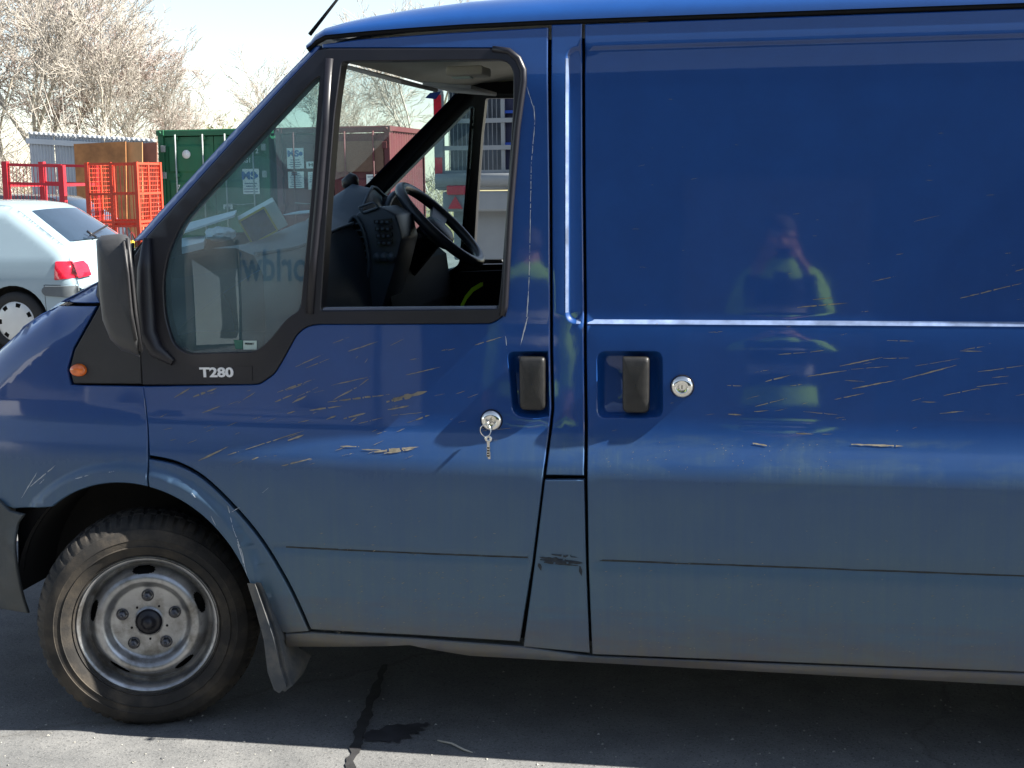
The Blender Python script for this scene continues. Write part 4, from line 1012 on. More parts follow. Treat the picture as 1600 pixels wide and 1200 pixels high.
container(gx, YC, M['green'], 'green shipping container with a round white sticker left of the red one', [('700467 2', .14, 1.95, 2.12), ('22G1', .13, 1.90, 1.93), ('7', .12, .42, 1.40)], [('ms', 2.03, 1.50, .36, .52), ('lines', .72, 1.38, .24, .10), ('lines', 1.5, .98, .2, .1)], dot=True)
container(rx, YC, M['red'], 'faded red shipping container with notices right of the green one', [('TPHU 517758 2', .13, 1.86, 2.10), ('GB  4310', .13, 1.86, 1.90)], [('ms', .42, 1.96, .36, .42), ('hoo', .86, 1.82, .42, .14), ('lines', .42, 1.52, .34, .34), ('lines', .88, 1.50, .40, .36), ('lines', 2.12, 1.40, .38, .42)], patch_=(1.80, 1.98, 1.0, .62), Ln=2.99)

# ------------------------------------------------------------------ corrugated hoarding, boards, cages
M['tin'] = simple('pale_galvanised_sheet', (.46, .49, .53), .45, metal=.25, var=.1, scale=1.5)
M['ply'] = simple('weathered_plywood', (.40, .175, .062), .8, var=.3, scale=2.2, dirt=((.09, .04, .02), .6), dscale=2.5)
M['ply2'] = simple('orange_board', (.50, .27, .12), .8, var=.2, scale=2)
M['rustred'] = simple('rust_red_sheet', (.30, .12, .08), .8, var=.25, scale=2)
def tin_wall():
    y = 27.0; a = U(45, 209, y); b = U(243, 221, y)
    C = empty('corrugated_screen', (a.x, y, 0), 'pale corrugated metal screen behind the rusty boards', 'screen')
    n = 5; Wd = b.x-a.x
    for q in range(n):
        mb = MB(); pts = []
        for k in range(33):
            t = k/32; x = Wd*(q+t*.985)/n; pts.append((x, (q % 2)*.02+.022*sin(t*16*pi)))
        top = lambda x: lerp(a.z, b.z, x/Wd)
        mb.grid([[(x, d, 0.02) for x, d in pts], [(x, d, top(x)) for x, d in pts]]); mb.build('corrugated_sheet', M['tin'], C)
    mb = MB(); mb.bar((-.05, -.05, a.z-.16), (Wd+.05, -.05, b.z-.16), .05, .12); mb.build('top_rail', M['tin'], C)
    for k in range(26):
        mb = MB(); x = Wd*(k+.5)/26; mb.box((x, -.03, lerp(a.z, b.z, x/Wd)+.02), (.08, .10, .07), bev=.02); mb.build('ridge_cap', M['tin'], C)
tin_wall()
def board(name, quad, y, mat, label, th=.03, parts=()):
    p = [U(px, py, y) for px, py in quad]; p[2].z = p[2].z; base = Vector((p[0].x, y, 0))
    q = [v-base for v in p]; mb = MB(); n = Vector((0, th, 0))
    mb.add(q+[v+n for v in q], [(0, 1, 2, 3), (7, 6, 5, 4), (0, 4, 5, 1), (1, 5, 6, 2), (2, 6, 7, 3), (3, 7, 4, 0)])
    o = mb.build(name, mat, None, base); return tag(o, label, 'board')
board('plywood_board', [(115, 225), (196, 221), (199, 395), (126, 395)], 24.0, M['ply'], 'weathered brown plywood board leaning against the corrugated screen')
board('plywood_board', [(197, 222), (222, 222), (224, 395), (200, 395)], 24.1, M['ply2'], 'narrow orange board right of the weathered plywood')
board('rusty_sheet', [(222, 224), (245, 222), (246, 395), (224, 395)], 24.3, M['rustred'], 'rust red sheet standing beside the green container', .03)
M['orange'] = simple('orange_red_cage_paint', (.55, .055, .022), .5, var=.15, scale=5)
M['crimson'] = simple('crimson_frame_paint', (.50, .018, .032), .5, var=.1, scale=4)
def wire(mb, o, ux, uz, w_, h_, st, r):
    ux, uz = Vector(ux), Vector(uz); o = Vector(o); nx = int(w_/st); nz = int(h_/st)
    for k in range(1, nx): mb.bar(o+ux*(w_*k/nx), o+ux*(w_*k/nx)+uz*h_, r)
    for k in range(1, nz): mb.bar(o+uz*(h_*k/nz), o+uz*(h_*k/nz)+ux*w_, r, up=(1, 0, .3))
def cage():
    y = 12.5; a = U(135, 254, y); b = U(212, 254, y); c = U(246, 256, y+.7); base = Vector((a.x, y, 0)); H = a.z
    C = empty('mesh_cage', base, 'orange red wire mesh cage trolley in front of the plywood boards', 'cage')
    P0 = Vector((0, 0, 0)); P1 = Vector((b.x-a.x, 0, 0)); P2 = Vector((c.x-a.x, .75, 0)); P3 = P2-P1; Z = Vector((0, 0, 1))
    for p in (P0, P1, P2, P3):
        mb = MB(); mb.bar(p+Z*.08, p+Z*H, .045); mb.build('post', M['orange'], C)
        mb = MB(); mb.lathe([(0, -.015), (.06, -.015), (.06, .015), (0, .015)], 14, 'Y', p+Z*.06); mb.build('castor', M['trim'], C)
    for s, e in ((P0, P1), (P1, P2), (P2, P3), (P3, P0)):
        for zz in (.16, .62, 1.0, H-.72, H-.38, H-.02):
            mb = MB(); mb.bar(s+Z*zz, e+Z*zz, .028); mb.build('rail', M['orange'], C)
        mb = MB(); d = (e-s); wire(mb, s+Z*.16, d.normalized(), Z, d.length, H-.18, .052, .007); o = mb.build('wire_mesh', M['orange'], C); o['kind'] = 'stuff'
        mb = MB(); m_ = s.lerp(e, .48); mb.bar(m_+Z*.16, m_+Z*H, .03); mb.build('upright', M['orange'], C)
    mb = MB(); mb.box((P1.x*.7, .37, .55), (.5, .45, .7)); 
cage()
def frame_():
    y = 12.8; a = U(8, 252, y); b = U(96, 258, y); base = Vector((a.x, y, 0)); Wd = b.x-a.x
    C = empty('steel_stillage', base, 'crimson steel stillage frame standing behind the silver hatchback', 'stillage')
    Z = Vector((0, 0, 1))
    for dy in (0, .9):
        for xx, zz in ((0, a.z), (Wd, b.z)):
            mb = MB(); mb.bar((xx, dy, 0), (xx, dy, zz), .07); mb.build('post', M['crimson'], C)
        for zz in (a.z-.04, a.z-.27, .25, .6, .9):
            mb = MB(); mb.bar((0, dy, zz), (Wd, dy, zz-.03), .035); mb.build('rail', M['crimson'], C)
    for xx in (0, Wd):
        for zz in (a.z-.3, .25):
            mb = MB(); mb.bar((xx, 0, zz), (xx, .9, zz), .035); mb.build('rail', M['crimson'], C)
    mb = MB(); wire(mb, (0, 0, .25), (1, 0, 0), (0, 0, 1), Wd, a.z-.3, .045, .006); o = mb.build('wire_mesh', M['crimson'], C); o['kind'] = 'stuff'
frame_()

# ------------------------------------------------------------------ cars
def car_paint(name, col, rough=.3): return simple(name, col, rough, coat=1, var=.03, scale=3)
M['silverblue'] = car_paint('pale_silver_blue_paint', (.28, .37, .42)); M['blackcar'] = car_paint('black_car_paint', (.012, .013, .016)); M['whitecar'] = car_paint('white_car_paint', (.75, .75, .74))
M['carglass'] = simple('dark_car_glass', (.02, .035, .055), .06, var=.1, coat=1); M['redlens'] = simple('red_lamp_lens', (.55, .01, .03), .15, coat=1, var=.2, scale=40)
M['greybump'] = simple('grey_bumper_strip', (.10, .115, .125), .5); M['hubcap'] = simple('silver_wheel_cover', (.62, .63, .62), .35, metal=.3, var=.05)
M['plainTyre'] = simple('car_tyre', (.02, .02, .021), .85)
def hatchback(loc, paint, label, detail=True, rz=0):
    C = empty('parked_car', loc, label, 'car', rz=rz)
    CW = 1.58
    out = [(-.02, .30), (.0, .42), (.0, .60), (-.03, .72), (-.09, .86), (-.16, .97), (-.60, 1.27), (-.72, 1.325), (-.95, 1.355), (-1.5, 1.37), (-1.95, 1.345), (-2.2, 1.28), (-2.75, .965), (-3.25, .86), (-3.52, .72), (-3.56, .5), (-3.54, .28)]
    out_s = catmull(out, 3)
    def Yc(x, z):
        y = .03+.27*max(0, z-.86)+.8*max(0, min(z, .86)-.62)**2*.5 if z > .62 else .03+.03*((.62-z)/.6)**2
        d = poly_d((x, z), out_s); r = .13
        if d < r: e = min(.95, 1-d/r); y += r*.8*(1-sqrt(1-e*e))
        return y
    wr, wf = (-.62, .275), (-3.0, .275)
    arch = lambda c, R=.335: [(c[0]+R*cos(radians(a)), max(.24, c[1]+R*sin(radians(a)))) for a in range(0, 181, 12)]
    body = out+[(-3.3, .22)]+arch(wf)[::-1]+[(-2.5, .20), (-1.1, .20)]+arch(wr)[::-1]+[(-.15, .24)]
    qwin = round_poly([(-.66, .99), (-.86, 1.22), (-1.16, 1.24), (-1.18, .95), (-.80, .94)], .05, 3)
    qwin = round_poly([(-1.02, .94), (-.98, 1.0), (-1.08, 1.22), (-1.30, 1.255), (-1.72, 1.26), (-1.72, .93)], .05, 3)
    fwin = round_poly([(-1.80, .93), (-1.80, 1.265), (-2.02, 1.26), (-2.55, .95)], .05, 3)
    for flip in (0, 1):
        def put(o):
            if flip: o.scale = (1, -1, 1); o.location = (0, CW, 0)
            return o
        s = put(panel('body_side', body, paint, C, holes=[qwin, fwin], Y=Yc, gap=0, sp=.04, feat=[.62, .86], thick=.03, extra=edge_rows((.01, .03, .055, .085, .12), .03, catmull(out, 3), -1)))
        put(panel('side_window', inset(qwin, -.01), M['carglass'], C, Y=Yc, gap=0, off=.012, feat=[], sp=.1)); put(panel('side_window', inset(fwin, -.01), M['carglass'], C, Y=Yc, gap=0, off=.012, feat=[], sp=.1))
        # tail lamp on the side, wrapping to the back
        put(panel('tail_lamp', round_poly([(-.20, .66), (-.19, .825), (-.065, .825), (-.004, .68)], .012, 2), M['redlens'], C, Y=Yc, gap=0, off=-.006, feat=[], sp=.04))
        put(panel('bumper_strip', round_poly([(-.30, .52), (-.33, .56), (-.30, .60), (.0, .605), (.0, .50)], .02, 2), M['greybump'], C, Y=Yc, gap=0, off=-.02, feat=[], sp=.05, thick=.03))
        dl = [(-1.00, .30), (-.98, .62), (-1.02, .90), (-1.13, 1.26)]
        mb = MB(); mb.tube([(x, Yc(x, z)-.0005, z) for x, z in dl], .004, 4); put(mb.build('door_seam', M['rubber_gap'], C))
    def strip(name, path, mat, off=0, yin=0, bow=.07, n=14):
        rows = []
        for x, z in path:
            y0 = Yc(x, z)+yin; r = []
            for k in range(n+1):
                s = k/n; q = (4*s*(1-s))**.6
                sg = 1 if x > -1.3 else -1
                r.append((x+sg*(bow*q+off), lerp(y0, CW-y0, s), z+.02*q+(abs(off) if z > .95 else 0)))
            rows.append(r)
        mb = MB(); mb.grid(rows); return mb.build(name, mat, C, auto=50)
    strip('tailgate', out[1:6], paint); strip('roof', out[5:13], paint); strip('bonnet', out[12:], paint)
    strip('rear_window', [(lerp(-.175, -.59, t), lerp(.98, 1.262, t)) for t in (0, .25, .5, .75, 1)], M['carglass'], .012, .07)
    strip('rear_bumper', [(-.01, .30), (.01, .42), (.015, .50), (.0, .60)], paint, .02)
    strip('rear_bumper_strip', [(.015, .505), (.03, .52), (.03, .58), (.015, .60)], M['greybump'], .035)
    strip('windscreen', [(lerp(-2.24, -2.70, t), lerp(1.255, .99, t)) for t in (0, .5, 1)], M['carglass'], .012, .07)
    for s in (0, 1):                                          # rear face of the lamps
        rows = []
        for x, z in ((-.005, .675), (-.015, .72), (-.035, .77), (-.055, .815)):
            y0 = Yc(x, z)
            r = []
            for k in range(5):
                yy = y0+.17*k/4*(1.0 if z < .80 else .75); sc = yy-y0; q = (4*(sc/(CW-2*y0))*(1-sc/(CW-2*y0)))**.6
                r.append((x+.07*q+.008, yy if not s else CW-yy, z+.02*q))
            rows.append(r)
        mb = MB(); mb.grid(rows); mb.build('tail_lamp', M['redlens'], C)
    if detail:
        mb = MB(); a = Vector((-.14, .62, 1.02)); mb.tube([a+Vector((.07, 0, 0)), a+Vector((.01, -.06, .06))], .012, 6); mb.bar(a+Vector((.05, -.08, .02)), a+Vector((.02, .34, .10)), .014, .014); mb.build('rear_wiper', M['trim'], C)
    mb = MB(); mb.bar((.085, .5, .66), (.085, 1.08, .66), .02, .12); mb.build('number_plate', M['yellowbox'], C)
    mb = MB(); mb.tube([(x, Yc(x, z)-.001, z) for x, z in [(-.30, .615), (-.15, .612), (-.02, .61)]], .003, 4); mb.build('bumper_seam', M['rubber_gap'], C)
    mb = MB(); mb.tube([(x, Yc(x, z)-.001, z) for x, z in [(-.30, .30), (-.305, .615)]], .003, 4); mb.build('bumper_seam', M['rubber_gap'], C)
    mb = MB(); mb.box((-1.75, CW/2, .45), (3.3, 1.2, .36)); mb.build('floor_pan', M['dark'], C)
    for cx, cz in (wr, wf):
        for s in (0, 1):
            yy = .05 if not s else CW-.05; f = 1 if not s else -1
            mb = MB(); mb.lathe([(.185, .0), (.20, -.012*1), (.245, -.012), (.268, .006), (.275, .03), (.275, .15), (.2, .16)], 40, 'Y', (0, 0, 0)); 
            mb.v = [(x, y*f, z) for x, y, z in mb.v]
            T = mb.build('car_wheel', M['plainTyre'], C, (cx, yy, cz))
            def skip(i, k):
                a = (k+.5)/84*7 % 1
                return i == 1 and .32 < a < .68
            mb = MB(); mb.lathe([(.188, .004), (.172, -.004), (.135, -.010), (.10, -.013), (.03, -.02), (0, -.02)], 84, 'Y', skip=skip); mb.v = [(x, y*f, z) for x, y, z in mb.v]; mb.build('wheel_cover', M['hubcap'], T)
            mb = MB(); mb.lathe([(0, .02), (.19, .02)], 24, 'Y'); mb.v = [(x, y*f, z) for x, y, z in mb.v]; mb.build('wheel_disc', M['dark'], T)
            mb = MB(); rows = [[(p[0], yyy if not s else CW-yyy, p[1]) for p in arch((cx, cz), .34)] for yyy in (.04, .3)]; mb.grid(rows); mb.build('arch_liner', M['dark'], C)
    return C
cc = G(28, 549)
hatchback((cc.x+.62, cc.y-.05, 0), M['silverblue'], 'pale silver hatchback with red tail lamps left of the van')
c2 = U(150, 312, 12.0)
hatchback((c2.x-.9, 13.9, 0), M['blackcar'], 'black car half hidden between the silver hatchback and the mesh cage', False, rz=.15)

# ------------------------------------------------------------------ caged lorry seen through the cab
M['lorrygrey'] = simple('pale_lorry_grey', (.26, .28, .29), .55, var=.12, scale=3); M['lorrydark'] = simple('blue_black_headboard', (.012, .015, .05), .5)
M['lorryback'] = simple('dark_grey_board', (.05, .065, .085), .7, var=.5, scale=4)
M['meshgrey'] = simple('galvanised_mesh', (.20, .22, .24), .5, metal=.3)
def lorry():
    y = 7.6; a = U(684, 280, y); base = Vector((a.x, y, 0))
    C = empty('caged_lorry', base, 'grey lorry with a mesh-sided body beyond the cab windows', 'lorry')
    zt = U(684, 60, y).z; zb = U(684, 276, y).z; Wd = 2.3
    def part(name, fn, mat): mb = MB(); fn(mb); return mb.build(name, mat, C)
    part('corner_post', lambda m: m.bar((.02, 0, zb-.1), (.02, 0, zt), .07), M['lorrygrey'])
    for z0 in (U(684, 165, y).z, U(684, 262, y).z): part('red_reflector', lambda m: m.box((.02, -.04, z0), (.06, .012, .16)), M['redlens'])
    part('corner_post', lambda m: m.bar((Wd, 0, zb-.1), (Wd, 0, zt), .07), M['lorrygrey'])
    for z in (zb+.03, U(684, 232, y).z, U(684, 190, y).z, zt-.03): part('cage_rail', lambda m: m.bar((0, -.01, z), (Wd, -.01, z), .035), M['lorrygrey'])
    for x in (.54, 1.5): part('cage_upright', lambda m: m.bar((x, 0, zb), (x, 0, zt), .03), M['lorrygrey'])
    mb = MB(); wire(mb, (.06, .02, zb), (1, 0, 0), (0, 0, 1), .46, zt-zb, .034, .006); o = mb.build('wire_mesh', M['meshgrey'], C); o['kind'] = 'stuff'
    part('inner_panel', lambda m: m.box((.29, .30, (zb+zt)/2), (.5, .03, zt-zb)), M['lorryback'])
    part('headboard', lambda m: m.box((1.36, .06, (zb+zt)/2), (1.68, .04, zt-zb)), M['lorrydark'])
    for z in (zb+.25, zb+.5, zb+.8, zb+1.1): part('headboard_rib', lambda m: m.box((1.36, .02, z), (1.66, .04, .022)), M['bluefilm'])
    part('load_floor', lambda m: m.box((Wd/2, 1.6, zb-.06), (Wd, 3.3, .10), bev=.015), M['lorrygrey'])
    part('tail_rail', lambda m: m.tube([(0, -.05, zb-.03), (Wd, -.05, zb-.03)], .055, 10), M['lorrygrey'])
    part('tail_lamp', lambda m: m.box((.17, -.07, U(700, 297, y).z), (.16, .05, .075), bev=.012), M['redlens'])
    part('number_plate', lambda m: m.box((.75, -.08, U(700, 297, y).z), (.3, .02, .12), bev=.006), M['sign'])
    part('rear_beam', lambda m: m.box((Wd/2, -.02, U(700, 315, y).z), (Wd-.1, .10, .16), bev=.02), M['lorrygrey'])
    part('under_panel', lambda m: m.box((Wd/2, .12, 1.08), (Wd-.2, .05, .42), bev=.01), M['lorrygrey'])
    part('mud_guard', lambda m: m.box((.3, .35, .78), (.5, .7, .05), bev=.02), M['trim'])
    for x in (.25, Wd-.25):
        mb = MB(); mb.lathe([(.2, -.14), (.40, -.14), (.46, -.10), (.46, .10), (.40, .14), (.2, .14)], 32, 'X', (x, .5, .46)); W_ = mb.build('lorry_wheel', M['plainTyre'], C)
        mb = MB(); mb.lathe([(0, -.08), (.2, -.1), (.2, .1), (0, .08)], 24, 'X', (x, .5, .46)); mb.build('wheel_rim', M['lorrygrey'], W_)
    part('chassis', lambda m: m.box((Wd/2, 2.2, .85), (1.0, 4.2, .2)), M['trim'])
    part('cab', lambda m: m.box((Wd/2, 4.2, 1.35), (2.1, 1.6, 1.7), bev=.12), M['lorrygrey'])
    # reflective triangle
    mb = MB(); z = U(706, 318, y).z; mb.prism([(.10, z-.04), (.22, z-.04), (.16, z+.06)], -.09, -.075); mb.build('warning_triangle', M['redlens'], C)
lorry()

# ------------------------------------------------------------------ trees
def bark(name, c1, c2):
    m, t, b, o = new_mat(name); c = ramp(t, noise(t, 3, 5), [(.3, c1), (.7, c2)]); t.links.new(c, b.inputs['Base Color']); b.inputs['Roughness'].default_value = .9; b.inputs['Specular IOR Level'].default_value = .2; return m
M['bark'] = bark('pale_bark', (.34, .31, .25), (.48, .45, .38)); M['twig'] = bark('pale_twigs', (.33, .30, .26), (.50, .46, .41)); M['twig2'] = bark('reddish_twigs', (.36, .29, .26), (.50, .42, .385))
M['ever'] = bark('olive_leaves', (.10, .11, .05), (.2, .19, .11))
def bare_tree_meshes(seed, H, spread, levels=6, stems=1, twist=.5):
    rnd = random.Random(seed); tr = MB(); cr = MB()
    def seg(mb, a, b, ra, rb, n):
        d = (b-a)
        if d.length < 1e-4: return
        d.normalize(); u = d.orthogonal().normalized(); v = d.cross(u)
        vs = [a+(u*cos(2*pi*k/n)+v*sin(2*pi*k/n))*ra for k in range(n)]+[b+(u*cos(2*pi*k/n)+v*sin(2*pi*k/n))*rb for k in range(n)]
        mb.add(vs, [(k, (k+1) % n, n+(k+1) % n, n+k) for k in range(n)], True)
    def grow(p, d, L, r, lev):
        mb = tr if lev <= 1 else cr; n = 7 if lev == 0 else (5 if lev <= 2 else 3)
        steps = 3 if lev < 3 else 2; q = p
        for s in range(steps):
            d = (d+Vector((rnd.gauss(0, 1), rnd.gauss(0, 1), rnd.gauss(0, .8)))*(.10+.035*lev)*twist+Vector((0, 0, .05))).normalized()
            e = q+d*L/steps; r2 = r*(1-.28/steps*1.2); seg(mb, q, e, r, r2, n); q = e; r = r2
            if lev >= 1 and lev < levels and s < steps-1 and rnd.random() < .75: kid(q, d, L*.62, r*.55, lev+1)
        if lev < levels:
            for k in range(2 if lev else 3): kid(q, d, L*rnd.uniform(.62, .82), r*(.78 if k == 0 else .6), lev+1)
    def kid(q, d, L, r, lev):
        ax = d.orthogonal().normalized(); ax.rotate(__import__('mathutils').Quaternion(d, rnd.uniform(0, 2*pi)))
        nd_ = d.copy(); nd_.rotate(__import__('mathutils').Quaternion(ax, rnd.uniform(.25, .75)*spread)); grow(q, nd_, L, max(r, .0085), lev)
    for s in range(stems):
        a = rnd.uniform(0, 6.28); b = Vector((cos(a), sin(a), 0))*(.15*s)
        grow(b, (Vector((0, 0, 1))+b*1.2*(stems > 1)).normalized(), H*.27, H*.016*(1 if stems == 1 else .6), 0)
    return tr, cr
def tree_proto(seed, H, spread, twig, levels=6, stems=1):
    tr, cr = bare_tree_meshes(seed, H, spread, levels, stems)
    T = empty('bare_tree', (0, 0, 0)); tr.build('trunk', M['bark'], T); cr.build('crown', twig, T); return T
protos = [tree_proto(21, 8.5, 1.0, M['twig'], 7, 2), tree_proto(35, 8, 1.15, M['twig2'], 7, 2), tree_proto(47, 7.5, .85, M['twig'], 7, 1)]
spots = [  # pixel, distance, which, height scale, turn, label
    (12, 36, 0, 1.25, .3, 'tall pale bare tree at the far left edge'),
    (60, 34, 2, 1.22, 1.3, 'tall bare tree above the crimson stillage'),
    (105, 37, 1, 1.18, 2.0, 'dense many-stemmed bare tree above the left of the corrugated screen'),
    (150, 34, 0, 1.02, 4.0, 'pale bare tree above the middle of the corrugated screen'),
    (195, 37, 1, .92, 5.2, 'reddish bare tree above the plywood boards'),
    (238, 35, 2, .76, 2.6, 'leaning bare tree left of the green container'),
    (270, 38, 1, .62, .8, 'low reddish bare tree behind the left of the green container'),
    (320, 40, 0, .50, 3.3, 'low bare tree behind the middle of the green container'),
    (470, 38, 2, .80, 1.9, 'bare tree seen through the quarter window above the red container'),
    (560, 40, 0, .72, .2, 'bare tree seen through the windscreen above the container code'),
    (648, 36, 2, .98, 4.4, 'slim bare tree seen through the windscreen beside the lorry'),
    (-60, 35, 1, 1.25, 3.9, 'bare tree just past the left edge, only twigs in view')]
used = set()
for px, yy, k, sc, rz, lab in spots:
    T = protos[k] if k not in used else copy_tree(protos[k]); used.add(k)
    b = U(px, 300, yy); T.location = (b.x, yy, 0); T.scale = (sc, sc, sc); T.rotation_euler.z = rz
    tag(T, lab, 'tree', 'bare trees behind the yard')
def leafy(px, py, y, r, label, seed, mat, n=1100):
    rnd = random.Random(seed); c = U(px, py, y); B = empty('evergreen_bush', (c.x, y, 0), label, 'bush'); mb = MB()
    for _ in range(n):
        d = Vector((rnd.gauss(0, 1), rnd.gauss(0, 1), rnd.gauss(0, 1))).normalized()*rnd.random()**.4
        p = Vector((d.x*r[0], d.y*r[1], c.z*.55+d.z*r[2])); p += Vector((rnd.gauss(0, .12), rnd.gauss(0, .12), rnd.gauss(0, .12)))
        if p.z < 0: continue
        u = Vector((rnd.gauss(0, 1), rnd.gauss(0, 1), rnd.gauss(0, 1))).normalized(); v = u.orthogonal().normalized(); s = rnd.uniform(.03, .08)
        mb.add([p+u*s, p+v*s*.5, p-u*s, p-v*s*.5], [(0, 1, 2, 3)])
    mb.build('crown', mat, B); t = MB(); t.tube([(0, 0, 0), (0, 0, c.z*.8)], [.09, .03], 6); t.build('trunk', M['bark'], B)
leafy(346, 190, 34, (.7, .6, 1.6), 'olive evergreen bush peeping over the green container', 5, M['ever'])
# tangled undergrowth that nobody could count
rnd = random.Random(99); mb = MB()
for _ in range(5200):
    px = rnd.uniform(-120, 700); yy = rnd.uniform(29.5, 34); b = U(px, 300, yy); h = rnd.uniform(.6, 3.4)*interp([(-120, 1.5), (60, 1.4), (200, 1.05), (300, .75), (420, .6)], px)
    a = Vector((b.x, yy, rnd.uniform(0, h*.85))); d = Vector((rnd.gauss(0, .9), rnd.gauss(0, .4), rnd.uniform(.2, 1))).normalized(); e = a+d*rnd.uniform(.6, 1.7); r = rnd.uniform(.008, .02)
    o = d.orthogonal().normalized()*r; q = d.cross(o)
    mb.add([a+o, a-o*.5+q*.87, a-o*.5-q*.87, e], [(0, 1, 3), (1, 2, 3), (2, 0, 3)])
tag(mb.build('undergrowth', M['twig']), 'tangle of pale brambles under the bare trees', 'undergrowth', None, 'stuff')
rnd = random.Random(5); mb = MB()
for k in range(40):
    pass
# low grassy bank at the back of the yard
M['bank'] = simple('dry_grass_bank', (.20, .18, .09), .95, var=.4, scale=2, bmp=.4)
rows = []
for k in range(60):
    x = -60+k*2.2; rows.append([(x, 28.6+rnd.random()*.3, -.02), (x, 30, .5+rnd.random()*.2), (x, 33, .9+rnd.random()*.3), (x, 44, 1.2+rnd.random()*.3), (x, 90, 1.2)])
mb = MB(); mb.grid(rows); tag(mb.build('grass_bank', M['bank']), 'dry grassy bank behind the containers', None, None, 'structure')

# ------------------------------------------------------------------ mirrored vehicles and people, and an added shed, behind the camera
M['shed'] = simple('dark_green_cladding', (.022, .032, .034), .6, var=.15, scale=.6); M['shedroof'] = simple('grey_roof_sheet', (.10, .10, .11), .7)
def shed():  # unseen shed, made tall and dark to deepen reflections and cut sky light
    C = empty('added_dark_shed', (6, -24, 0), 'unseen dark workshop added to darken the reflections in the paint', 'building')
    for k in range(26):
        mb = MB(); x = -39+k*3; pts = []
        for q in range(25): t = q/24; pts.append((x+3.04*t, .04*(1 if q % 4 in (1, 2) else 0)))
        mb.grid([[(a, b, 0) for a, b in pts], [(a, b, 9.4) for a, b in pts]], smooth=False); mb.build('wall_panel', M['shed'], C)
    mb = MB(); mb.add([(-39.5, .3, 9.35), (39.5, .3, 9.35), (39.5, -9, 11.4), (-39.5, -9, 11.4), (39.5, -18, 9.35), (-39.5, -18, 9.35)], [(0, 1, 2, 3), (3, 2, 4, 5)]); mb.build('roof', M['shedroof'], C)
    mb = MB(); mb.prism([(-.2, 0), (-18, 0), (-18, 9.3), (-9, 11.3), (-.2, 9.3)], 38.9, 39, plane='YZ'); mb.build('gable', M['shed'], C)
    for x in (-24, -6, 12, 27):
        mb = MB(); mb.box((x, .10, 2.0), (3.6, .08, 4.0)); d = mb.build('roller_door', M['shedroof'], C)
shed()
def white_van():
    C = empty('white_van', (-9.3, -8.6, 0), 'white delivery van whose lettering is mirrored in the blue wing', 'van')
    side = round_poly([(0, .35), (5.2, .35), (5.25, 1.0), (5.1, 2.35), (1.7, 2.45), (1.35, 2.3), (.75, 1.45), (.1, 1.15), (-.05, .8)], .12, 4)
    Yv = lambda x, z: .02+.03*max(0, z-1.1)**1.5
    for f in (0, 1):
        win = round_poly([(.95, 1.35), (1.95, 1.32), (1.95, 2.05), (1.45, 2.05)], .06, 3)
        o = panel('body_side', side, M['whitecar'], C, Y=lambda x, z: -Yv(x, z), gap=0, sp=.15, feat=[], holes=[win]) ; g_ = panel('side_window', inset(win, -.01), M['carglass'], C, Y=lambda x, z: -Yv(x, z)-.01, gap=0, sp=.2, feat=[])
        if f: 
            for q in (o, g_): q.scale = (1, -1, 1); q.location = (0, -1.9, 0)
    mb = MB(); mb.box((5.25, -.95, 1.36), (.14, 1.96, 2.2), bev=.04); mb.build('rear_doors', M['greybump'], C)  # dark grey over the white rear, mutes its sunlit reflection
    top = side+[side[0]]
    mb = MB(); mb.grid([[(x, -Yv(x, z), z) for x, z in top], [(x, -1.9+Yv(x, z), z) for x, z in top]]); mb.build('body_shell', M['whitecar'], C, auto=40)
    for x in (.95, 4.2):
        for y in (.0, -1.72):
            mb = MB(); mb.lathe([(.0, -.08), (.2, -.1), (.32, -.1), (.34, -.06), (.34, .08), (.0, .09)], 28, 'Y', (x, y-.05, .34)); mb.build('van_wheel', M['plainTyre'], C)
    mb = MB(); text_into(mb, 'Worldwide', .42, frame((3.55, .006, 1.65), (-1, 0, 0)), .002, 1.1, .006); mb.build('lettering', M['signblue'], C)
white_van()

def box_lorry():
    C = empty('white_box_lorry', (-21.5, -9.5, 0), 'white box lorry mirrored in the top of the blue front wing', 'lorry', rz=.25)
    mb = MB(); mb.box((3.4, -1.2, 2.1), (6.4, 2.4, 2.5), bev=.05); mb.build('box_body', M['whitecar'], C)
    mb = MB(); mb.box((-1.0, -1.2, 1.45), (1.9, 2.2, 1.9), bev=.15); mb.build('cab', M['whitecar'], C)
    mb = MB(); mb.box((-1.2, -1.2, 1.85), (1.3, 2.24, .6), bev=.08); mb.build('cab_window', M['carglass'], C)
    mb = MB(); mb.box((2.4, -1.2, .72), (8, .9, .22)); mb.build('chassis', M['trim'], C)
    for x in (-1.1, 4.6):
        for y in (-.2, -2.2):
            mb = MB(); mb.lathe([(0, -.14), (.25, -.14), (.42, -.14), (.46, -.1), (.46, .1), (.42, .14), (0, .14)], 28, 'Y', (x, y, .46)); mb.build('lorry_wheel', M['plainTyre'], C)
box_lorry()

